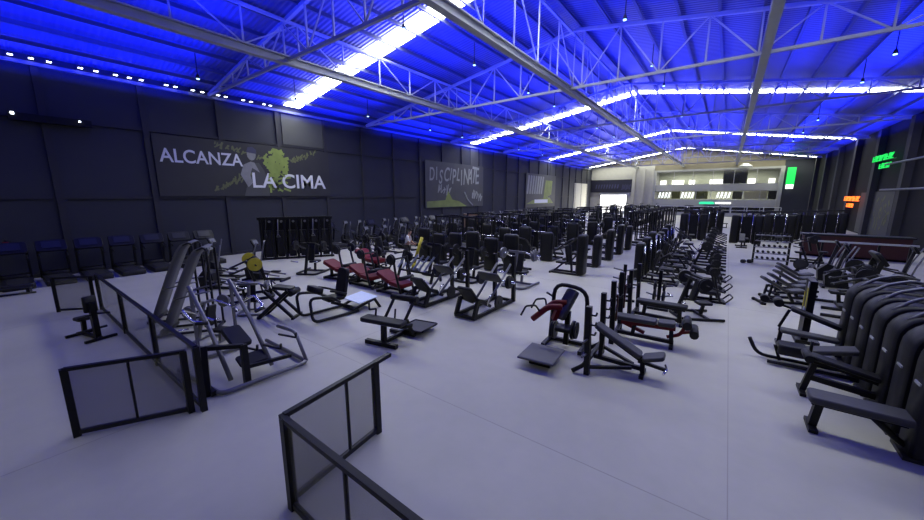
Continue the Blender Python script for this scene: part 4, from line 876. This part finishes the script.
for k, y in enumerate((13.3, 15.0, 16.7)): spawn('blackcurl', 'leg_curl_machine', 'low all-black curl machine beside the centre aisle, %s of three' % ['nearest', 'second', 'farthest'][k], 'leg curl machine', -0.35, y, 10, None, scale=0.8)
for k, y in enumerate((18.6, 20.6, 22.6, 24.6, 26.6)): spawn('lever', 'lever_machine', 'black lever machine beyond the low aisle-side curl machines, %s of five' % ORD[k], 'lever machine', -0.5, y, -90, None, y > 22)
# ------------------------------------------------------------------ right-hand row of hooded machines
def k_hood(bench):
    def f():
        h = MB(); pts = [(0.0, 0.04), (0.0, 1.24)]+[(0.36-0.36*math.cos(a*PI/12), 1.26+0.36*math.sin(a*PI/12)) for a in range(1, 7)]+[(0.95, 1.58), (1.02, 1.44), (1.02, 0.04)]
        ins = [(0.5+(x-0.5)*0.94, 0.75+(z-0.75)*0.96) for x, z in pts]
        rings = []
        for p, y in ((ins, -0.22), (pts, -0.17), (pts, 0.17), (ins, 0.22)): rings.append([(x, y, z) for x, z in p])
        h.loft(rings)
        hd = MB().tube([(0.12, -0.1, 1.5), (0.3, -0.1, 1.7), (0.62, 0.0, 1.8), (0.9, 0.1, 1.72)], 0.03, 0.1)
        ps = [('shroud', h, 'vinyl', [('label_plate', MB().box((0.0, 0.0, 0.98), (0.03, 0.16, 0.035)), 'pale_steel')]), ('top_bar', hd, 'steel'), ('base_plate', MB().box((0.5, 0, 0.03), (1.1, 0.44, 0.05)), 'graphite')]
        if bench == 'flat':
            fr = MB(); fr.bar((-0.82, 0, 0.4), (-0.86, 0, 0.0), 0.09, 0.12); fr.bar((-0.86, -0.2, 0.03), (-0.86, 0.2, 0.03), 0.1, 0.05); fr.bar((-0.9, 0, 0.4), (0.1, 0, 0.4), 0.08); fr.tube([(-0.3, 0, 0.38), (0.0, 0, 0.1), (0.3, 0, 0.06)], 0.04, 0.1)
            ps += [('bench_frame', fr, 'black'), ('bench_pad', MB().pad((-0.4, 0, 0.48), (1.1, 0.36, 0.1)), 'vinyl_grey')]
        if bench == 'lever':
            fr = MB(); fr.bar((-0.8, 0, 0.62), (0.1, 0, 0.42), 0.08); fr.bar((-0.72, 0, 0.55), (-0.82, 0, 0.0), 0.08); fr.bar((-0.75, 0, 0.3), (0.1, 0, 0.2), 0.09); fr.bar((-0.82, -0.22, 0.03), (-0.82, 0.22, 0.03), 0.08, 0.05)
            ps += [('bench_frame', fr, 'black'), ('bench_pad', MB().pad((-0.35, 0, 0.58), (0.9, 0.26, 0.07), roty(12)), 'vinyl'), ('roller_pad', MB().cyl((-0.82, -0.2, 0.66), (-0.82, 0.2, 0.66), 0.06), 'vinyl')]
        if bench == 'sled':
            fr = MB(); fr.tube([(-1.5, 0.1, 0.38), (-1.35, 0.1, 0.05), (0.1, 0.1, 0.05)], 0.035, 0.2); fr.tube([(-1.2, -0.2, 0.05), (0.1, -0.2, 0.05)], 0.035); fr.bar((-1.0, 0, 0.05), (-1.1, 0, 0.35), 0.05)
            ps += [('skid_frame', fr, 'black'), ('seat', MB().pad((-0.85, 0, 0.32), (0.42, 0.36, 0.2)), 'vinyl'), ('back_pad', MB().pad((-0.3, 0, 0.44), (0.8, 0.32, 0.09), roty(-14)), 'vinyl_grey'), ('handle', MB().tube([(-0.62, -0.2, 0.3), (-0.62, -0.22, 0.62)], 0.025, 0), 'black')]
        if bench == 'decline':
            fr = MB(); fr.bar((-0.82, 0, 0.82), (-0.95, 0, 0.4), 0.05); fr.bar((-0.95, 0, 0.36), (0.1, 0, 0.3), 0.08); fr.bar((-0.9, 0, 0.36), (-0.92, 0, 0.0), 0.07); fr.tube([(-0.8, 0, 0.86), (-1.0, 0, 0.92), (-1.1, 0, 0.95), (-1.28, 0, 1.02)], 0.025, 0.05); fr.bar((-0.92, -.22, 0.03), (-0.92, .22, 0.03), 0.08, 0.05)
            ps += [('bench_frame', fr, 'black'), ('back_pad', MB().pad((-0.4, 0, 0.72), (0.86, 0.3, 0.08), roty(20)), 'vinyl'), ('seat', MB().pad((-0.5, -0.3, 0.4), (0.9, 0.26, 0.08), roty(3)), 'vinyl_grey'),
                   ('roller_pad', MB().cyl((-1.03, -0.2, 0.98), (-1.03, 0.12, 0.98), 0.085), 'vinyl'), ('roller_pad', MB().cyl((-1.28, -0.2, 1.04), (-1.28, 0.0, 1.04), 0.075), 'vinyl')]
        return ps
    return f
for b in ('flat', 'lever', 'sled', 'decline', 'none'): KIND['hood_'+b] = k_hood(b)
hl = [(6.75, 'flat', 'hooded black weight machine with a long grey padded bench, nearest on the right'), (7.35, 'none', 'hooded black weight machine without a bench between the padded bench and the lever bench'), (7.95, 'lever', 'hooded black weight machine with a sloping lever bench'),
      (8.55, 'none', 'hooded black weight machine without a bench between the lever bench and the sled bench'), (9.15, 'sled', 'hooded black weight machine with a low sled bench and curved skid'), (9.75, 'none', 'hooded black weight machine without a bench beside the yellow-labelled post'),
      (10.35, 'decline', 'hooded black weight machine with a raised bench and two round roller pads')]
for y, b, l in hl: spawn('hood_'+b, 'hooded_machine', l, 'weight machine', 2.17, y-0.05, 0)
t = thing('weight_post', 'black weight post with yellow labels and a round pale badge by the roller-pad bench', 'weight post', (1.72, 10.9, 0), 0)
part('column', MB().box((0, 0, 0.72), (0.12, 0.5, 1.44)), 'black', t); part('base', MB().box((0.05, 0, 0.04), (0.4, 0.6, 0.08)), 'graphite', t)
for y, z, h in ((-0.14, 1.05, 0.46), (0.16, 0.95, 0.36)): part('yellow_label', MB().box((0.0, y-0.0, z), (0.135, 0.08, h)), 'yellow', t, 'yellow strip')
part('stack_label', MB().box((-0.065, -0.14, 1.34), (0.012, 0.09, 0.14)), 'white_plastic', t)
part('badge', MB().cyl((-0.075, -0.05, 0.72), (-0.058, -0.05, 0.72), 0.1, 18), 'silver_blue', t, 'round pale badge')
for k, (x, y, a) in enumerate(((1.65, 14.3, 110), (1.85, 15.1, 115), (2.05, 15.9, 115), (2.2, 16.8, 110), (2.3, 17.6, 110))):
    spawn('bench', 'adjustable_bench', 'grey padded adjustable bench, %s from the camera in the right-hand bench row' % ORD[k], 'bench', x, y, a, 'adjustable benches')
# dumbbell rack and dumbbells
RX, RY = 1.95, 22.6
t = thing('dumbbell_rack', 'pale five-shelf dumbbell rack at the right edge of the aisle', 'dumbbell rack', (RX, RY, 0), 0)
for s in (-1, 1): part('upright', MB().bar((s*0.65, 0.1, 0), (s*0.65, 0.25, 1.5), 0.08, 0.16), 'black', t)
SH = [0.22, 0.52, 0.82, 1.12, 1.4]
for i, z in enumerate(SH): part('shelf', MB().box((0, 0.1+0.03*i-0.06, z), (1.3, 0.34, 0.03)), 'steel', t)
def k_dumbbell():
    return [('head', MB().cyl((s*0.06, 0, 0.06), (s*0.15, 0, 0.06), 0.06, 8), 'rubber') for s in (-1, 1)]+[('grip', MB().cyl((-0.07, 0, 0.06), (0.07, 0, 0.06), 0.016, 8), 'chrome')]
KIND['dumbbell'] = k_dumbbell
SN = ['bottom', 'second', 'middle', 'fourth', 'top']
for i, z in enumerate(SH):
    for j in range(6):
        spawn('dumbbell', 'dumbbell', 'black dumbbell, %s from the left on the %s shelf of the pale rack' % (['first', 'second', 'third', 'fourth', 'fifth', 'last'][j], SN[i]), 'dumbbell', RX-0.5+0.2*j, RY+0.04+0.03*i, 90, 'dumbbells on the pale rack', z=z+0.02, scale=0.9)
spawn('dumbbell', 'dumbbell', 'black dumbbell lying on the floor at the foot of the pale rack', 'dumbbell', 1.05, 22.3, 40, None, scale=1.6)
# darker machines right of the aisle
for k, (kd, nm, cat, x, y, a) in enumerate((('elliptical', 'elliptical_trainer', 'elliptical trainer', 3.9, 18.0, 90), ('elliptical', 'elliptical_trainer', 'elliptical trainer', 3.9, 19.3, 90), ('lever', 'lever_machine', 'lever machine', 3.15, 13.0, 90), ('lever', 'lever_machine', 'lever machine', 3.3, 14.9, 90),
        ('treadmill', 'treadmill', 'treadmill', 4.55, 16.6, 90), ('elliptical', 'elliptical_trainer', 'elliptical trainer', 5.6, 18.6, 90), ('bike', 'indoor_cycle', 'indoor cycle', 3.2, 20.8, 60), ('lever', 'lever_machine', 'lever machine', 3.6, 24.6, 90))):
    spawn(kd, nm, ['dark elliptical trainer behind the adjustable benches, nearer of two', 'dark elliptical trainer behind the adjustable benches, farther of two', 'dark lever machine behind the hooded row, nearer of two', 'dark lever machine behind the hooded row, farther of two', 'dark treadmill near the right frame edge under the pale rail',
        'dark elliptical trainer near the right frame edge under the pale rail', 'dark indoor cycle between the benches and the dumbbell rack', 'dark lever machine behind the dumbbell rack'][k], cat, x, y, a)
t = thing('hand_rail', 'long pale handrail on dark posts in front of the red counter', 'railing', (4.9, 22.2, 0))
part('top_rail', MB().box((0, 0, 1.3), (2.9, 0.1, 0.07)), 'pale_steel', t)
for x in (-1.3, -0.45, 0.4, 1.25): part('post', MB().box((x, 0, 0.64), (0.07, 0.07, 1.27)), 'black', t)
t = thing('red_counter', 'long dark red counter beyond the pale handrail near the right wall', 'counter', (5.6, 27.6, 0))
part('front_panel', MB().box((0, 0, 0.58), (3.9, 0.8, 1.16)), 'dark_red', t); part('top', MB().box((0, 0, 1.2), (4.1, 0.95, 0.08)), 'graphite', t); part('plinth', MB().box((0, 0.02, 0.05), (3.95, 0.84, 0.1)), 'black', t)
for k, (x, y) in enumerate(((1.2, 31.0), (3.1, 33.5), (4.9, 36.2), (6.6, 39.0))):
    spawn('crossover', 'cable_station', 'tall black double cable station, %s along the far right side of the aisle' % ORD[k], 'cable station', x, y, 0, 'cable stations right of the aisle')
spawn('bench', 'adjustable_bench', 'bench standing in front of the nearest tall cable station at the end of the aisle', 'bench', 1.0, 29.2, 0)
for k in range(10):
    spawn('press' if k % 2 else 'leg', 'weight_machine', 'black weight-stack machine, %s in the far row right of the aisle' % ORD[k], 'weight machine', 1.9+0.9*(k % 5), 42+4.0*(k//5)+0.6*(k % 5), 180, 'far machines right of the aisle', True)

# ------------------------------------------------------------------ machine fields left of the aisle
kinds4 = ['press', 'leg', 'pull', 'arm']; rnd = random.Random(11)
def machine(kd, label, x, y, a, group, flat): spawn(kd, 'weight_machine', label, CAT4[kd], x, y, a, group, flat)
for k in range(5):       # aisle edge
    y = 14.6+2.2*k; kd = ['press', 'leg', 'arm', 'press', 'leg'][k % 5]
    machine(kd, 'black weight-stack %s, %s in the long row on the left edge of the aisle' % (CAT4[kd], ORD[k]), -4.85, y, 90, 'left aisle-edge row of weight machines', y > 22)
for r, y in enumerate((13.2, 16.9, 20.6, 24.4, 28.4, 32.6, 37.0)):
    n = 6 if r == 0 else 7
    for k in range(n):
        kd = kinds4[(k*3+r) % 4] if r else ['press', 'leg', 'press', 'arm', 'leg', 'press'][k]
        machine(kd, 'black weight-stack %s, %s from the aisle in the %s cross row' % (CAT4[kd], ORD[k].replace('nearest', 'first'), ORD[r]), -7.15-(1.0 if r == 0 else 1.22)*k, y, 0, 'cross rows of weight machines', y > 22)
for k in range(8):       # row between the two aisles
    y = 15.1+1.3*k; kd = ['leg', 'arm', 'press', 'leg'][k % 4]
    machine(kd, 'black weight-stack %s, %s in the tight row behind the aisle-side leg presses' % (CAT4[kd], ORD[k]), -2.35, y, -90, 'tight row of weight machines', y > 22)
for k in range(9):
    spawn('cage', 'power_rack', 'black power rack, %s in the long line of racks edging the aisle' % ORD[k], 'power rack', -4.7, 26.3+1.85*k, 90, 'power racks edging the aisle', True)
for k, (x, y) in enumerate(((-1.9, 31.5), (-0.9, 37.0), (-2.4, 41.5), (-0.6, 46.0), (-3.6, 49.0), (-1.6, 53.0))):
    spawn('crossover', 'cable_station', 'black cable station, %s of the scattered six left of the far aisle' % ORD[k], 'cable station', x, y, 30*k, 'scattered cable stations', True)
for r, (y, x0) in enumerate(((15.35, -10.4), (18.95, -9.0), (22.7, -8.4), (26.5, -8.0), (30.6, -7.6), (34.9, -7.4), (39.4, -7.0), (44.5, -7.0))):
    for k in range(2 if r == 0 else 3):
        spawn('cage', 'power_rack', 'tall black power rack, %s from the aisle in the %s rack line' % (ORD[k].replace('nearest', 'first'), ORD[r]), 'power rack', x0-1.85*k, y, 0, 'racks among the weight machines', y > 20)
for k in range(8):
    spawn('crossover', 'cable_station', 'tall black cable station, %s in the far line before the bright doorway' % ORD[k], 'cable station', -8-2.0*(k % 4), 50+7*(k//4), 90, 'far cable stations', True)
for k, (x, y, a) in enumerate(((-7.9, 11.0, 0), (-9.7, 11.1, 0), (-14.0, 11.6, 15))):
    spawn('lever', 'lever_machine', 'black lever machine with plates, %s from the right behind the red-padded row' % ORD[k].replace('nearest', 'first'), 'lever machine', x, y, a, 'lever machines behind the red-padded row')
spawn('lever_steel', 'lever_machine', 'steel framed lever machine behind the right-hand leg press', 'lever machine', -5.95, 11.4, 0)
# silver handled bar rack
t = thing('bar_rack', 'black rack of tilted silver-blue bars behind the red-padded machines', 'rack', (-9.6, 9.85, 0), 0)
fr = MB()
for s in (-1, 1): fr.bar((s*0.9, -0.25, 0), (s*0.9, 0.2, 1.1), 0.08); fr.bar((s*0.9, 0.35, 0), (s*0.9, 0.2, 1.1), 0.07)
fr.bar((-0.9, -0.12, 0.35), (0.9, -0.12, 0.35), 0.07); fr.bar((-0.9, 0.12, 0.85), (0.9, 0.12, 0.85), 0.07)
part('frame', fr, 'black', t)
for k in range(6): 
    o = tag(link('silver_bar', MB().bar((-0.15, -0.22, 0), (0.1, 0.12, 0.55), 0.08, 0.06).mesh('silver_bar', ['silver_blue']) if k == 0 else bar_me), 'tilted silver-blue bar, %s from the left on the bar rack' % ['first', 'second', 'third', 'fourth', 'fifth', 'sixth'][k], 'bar', 'silver-blue bars on the rack')
    bar_me = o.data; o.location = (-9.6-0.72+0.29*k, 9.82, 0.45)
t = thing('padded_pole', 'bright yellow slanted pole on a black foot behind the leg presses', 'pole', (-10.95, 11.0, 0), 0)
part('pole', MB().tube([(0, 0, 0.3), (0.3, 0.25, 1.5)], 0.07, 0, 10), 'yellow', t); part('foot', MB().cyl((0, 0, 0), (0, 0, 0.06), 0.3, 18), 'black', t); part('sleeve', MB().cyl((0, 0, 0.05), (0, 0, 0.36), 0.1, 14), 'yellow', t)
# cabinet against the wall side
t = thing('wooden_cabinet', 'tall brown wooden cabinet among dark cardio machines below the graffiti banner', 'cabinet', (-15.4, 21.6, 0), 55)
part('carcass', MB().box((0, 0, 1.0), (1.0, 0.5, 2.0)), 'wood', t)
for s in (-1, 1):
    d = part('door', MB().box((s*0.245, -0.262, 1.0), (0.47, 0.024, 1.9)), 'wood', t); part('handle', MB().box((s*0.05, -0.285, 1.05), (0.02, 0.02, 0.2)), 'chrome', d)
t = thing('fire_extinguisher', 'dim red fire extinguisher hung on the left wall at the frame edge', 'fire extinguisher', (XL+0.14, 0.15, 1.05))
part('cylinder', MB().cyl((0, 0, 0), (0, 0, 0.5), 0.085, 14), 'red', t); part('valve', MB().cyl((0, 0, 0.5), (0, 0, 0.6), 0.035, 10), 'graphite', t)
part('hose', MB().tube([(0, 0.02, 0.58), (0.03, 0.14, 0.5), (0.03, 0.13, 0.15)], 0.014, 0.05), 'rubber', t); part('wall_hook', MB().box((-0.09, 0, 0.5), (0.06, 0.1, 0.06)), 'graphite', t)
# cardio along the left wall
for k in range(7): spawn('treadmill', 'treadmill', 'dark treadmill facing the left wall, %s from the left frame edge' % ORD[k].replace('nearest', 'first'), 'treadmill', -20.7, 0.2+1.02*k, 90, 'treadmills at the near end of the left wall')
t = thing('floor_bench', 'low black bench with a tube rail by the left wall at the frame edge', 'bench', (-19.2, -0.2, 0), 80)
part('top', MB().pad((0, 0, 0.2), (1.4, 0.4, 0.08)), 'vinyl', t); part('rail', MB().tube([(-0.8, -0.35, 0.05), (0.8, -0.35, 0.05)], 0.03), 'black', t)
for s in (-1, 1): part('leg', MB().box((s*0.6, 0, 0.08), (0.08, 0.4, 0.16)), 'black', t)
for k, (x, y) in enumerate(((-14.2, 4.6), (-14.4, 6.2), (-16.4, 5.4))):
    spawn('elliptical', 'elliptical_trainer', ['elliptical trainer with a lit console behind the grey boards, nearest of three', 'elliptical trainer with a lit console behind the grey boards, second of three', 'elliptical trainer with a lit console behind the grey boards, nearest the wall'][k], 'elliptical trainer', x, y, 120)
for k in range(30):
    spawn('elliptical' if k % 3 else 'treadmill', 'elliptical_trainer' if k % 3 else 'treadmill', 'dark %s, %s along the left wall past the cable rig' % ('elliptical trainer' if k % 3 else 'treadmill', ORD[k]), 'elliptical trainer' if k % 3 else 'treadmill', -20.6, 13.4+1.15*k, 90, 'cardio machines along the left wall', k > 8)
for k in range(22): spawn('bike', 'indoor_cycle', 'dark indoor cycle, %s in the cycle row in front of the wall-side cardio machines' % ORD[k], 'indoor cycle', -17.6, 13.0+1.1*k, 90, 'indoor cycles in the row', k > 8)
for k in range(16): spawn('elliptical', 'elliptical_trainer', 'dark elliptical trainer, %s in the inner row before the indoor cycles' % ORD[k], 'elliptical trainer', -15.9, 12.6+1.35*k+(1.2 if k > 6 else 0), 90, 'inner row of elliptical trainers', k > 6)
# big cable rig
t = thing('cable_rig', 'tall black multi-bay cable rig with hanging straps by the left wall', 'cable rig', (-18.2, 9.6, 0), 58)
NB = 7; BW = 0.56
for k in range(NB): part('upright', MB().bar((-1.68+BW*k, 0, 0), (-1.68+BW*k, 0, 2.15), 0.1, 0.1), 'black', t)
tb = MB(); tb.box((0, 0, 2.15), (3.6, 0.14, 0.14)); tb.box((0, 0.7, 2.15), (3.6, 0.1, 0.1)); tb.box((0, 0, 0.06), (3.6, 0.12, 0.1))
for k in range(NB): tb.bar((-1.68+BW*k, 0, 2.15), (-1.68+BW*k, 0.7, 2.15), 0.08); tb.bar((-1.68+BW*k, 0.7, 0), (-1.68+BW*k, 0.7, 2.15), 0.08)
part('cross_frame', tb, 'black', t)
part('back_shroud', MB().box((0, 0.72, 1.1), (3.5, 0.04, 1.9)), 'black', t)
for k in range(NB-1):
    x = -1.4+BW*k
    part('weight_stack', MB().box((x, 0.35, 0.8), (0.34, 0.22, 1.4)), 'plate_iron', t)
    part('hanging_strap', MB().tube([(x, -0.1, 2.1), (x-.05, -0.12, 1.35), (x-.13, -0.12, 1.2), (x+.05, -0.12, 1.2), (x-.05, -0.12, 1.35)], 0.02, 0), 'steel' if k % 3 == 1 else 'rubber', t)
    part('pulley', MB().cyl((x+.15, -0.12, 2.0), (x+.15, -0.06, 2.0), 0.06), 'steel', t)

# ------------------------------------------------------------------ person
def skin_mesh(name, verts, edges, radii, m, parent=None, sub=1):
    me = bpy.data.meshes.new(name); me.from_pydata(verts, edges, []); me.materials.append(MATS[m])
    o = link(name, me, parent)
    md = o.modifiers.new('skin', 'SKIN'); md.use_smooth_shade = True
    for i, r in enumerate(radii):
        sv = me.skin_vertices[0].data[i]; sv.radius = (r, r) if not isinstance(r, tuple) else r; sv.use_root = (i == 0)
    if sub: s = o.modifiers.new('sub', 'SUBSURF'); s.levels = sub; s.render_levels = sub
    return o
V = [(0, 0, 0.92), (0, 0.02, 1.12), (0, 0.05, 1.33), (0, 0.1, 1.46), (0, 0.15, 1.56), (0, 0.17, 1.66),
     (-0.17, 0.06, 1.36), (-0.24, 0.12, 1.12), (-0.16, 0.3, 1.0), (-0.13, 0.37, 0.99), (0.17, 0.06, 1.36), (0.24, 0.12, 1.12), (0.16, 0.3, 1.0), (0.13, 0.37, 0.99),
     (-0.1, 0, 0.86), (-0.12, 0.05, 0.48), (-0.12, -0.02, 0.08), (-0.12, 0.13, 0.03), (0.1, 0, 0.86), (0.12, 0.05, 0.48), (0.12, -0.02, 0.08), (0.12, 0.13, 0.03)]
E_ = [(0, 1), (1, 2), (2, 3), (3, 4), (4, 5), (2, 6), (6, 7), (7, 8), (8, 9), (2, 10), (10, 11), (11, 12), (12, 13), (0, 14), (14, 15), (15, 16), (16, 17), (0, 18), (18, 19), (19, 20), (20, 21)]
RR = [.14, .13, .14, .055, .095, .085, .07, .048, .035, .035, .07, .048, .035, .035, .1, .065, .045, .035, .1, .065, .045, .035]
pt = thing('person', 'person in a pale grey shirt and dark trousers standing among the machines', 'person', (-12.35, 12.0, 0), -60)
body = skin_mesh('body', V, E_, RR, 'skin', pt)
skin_mesh('shirt', [V[i] for i in (1, 0, 2, 6, 7, 10, 11)]+[(0, 0.08, 1.42)], [(0, 1), (0, 2), (2, 3), (3, 4), (2, 5), (5, 6), (2, 7)], [.148, .152, .158, .085, .062, .085, .062, .07], 'shirt', pt)
skin_mesh('trousers', [V[i] for i in (0, 14, 15, 16, 18, 19, 20)], [(0, 1), (1, 2), (2, 3), (0, 4), (4, 5), (5, 6)], [.15, .115, .08, .062, .115, .08, .062], 'trousers', pt)
skin_mesh('hair', [(0, 0.13, 1.69), (0, 0.1, 1.62), (0, 0.17, 1.74)], [(0, 1), (0, 2)], [.085, .07, .06], 'hair', pt)
for s in (-1, 1): skin_mesh('shoe', [(s*0.12, -0.06, 0.045), (s*0.12, 0.06, 0.045), (s*0.12, 0.18, 0.04)], [(0, 1), (1, 2)], [.05, .052, .04], 'rubber', pt)
for s in (-1, 1):         # fingers curled in front
    for k in range(4):
        z = 1.03-0.022*k; L = [0.055, 0.065, 0.06, 0.045][k]
        skin_mesh('finger', [(s*0.13, 0.38, z), (s*0.125, 0.38+L, z-.005), (s*0.105, 0.38+L*1.3, z-.012)], [(0, 1), (1, 2)], [.010, .009, .008], 'skin', body, 1)
    skin_mesh('thumb', [(s*0.12, 0.35, 1.03), (s*0.09, 0.39, 1.05), (s*0.085, 0.42, 1.05)], [(0, 1), (1, 2)], [.012, .011, .009], 'skin', body, 1)
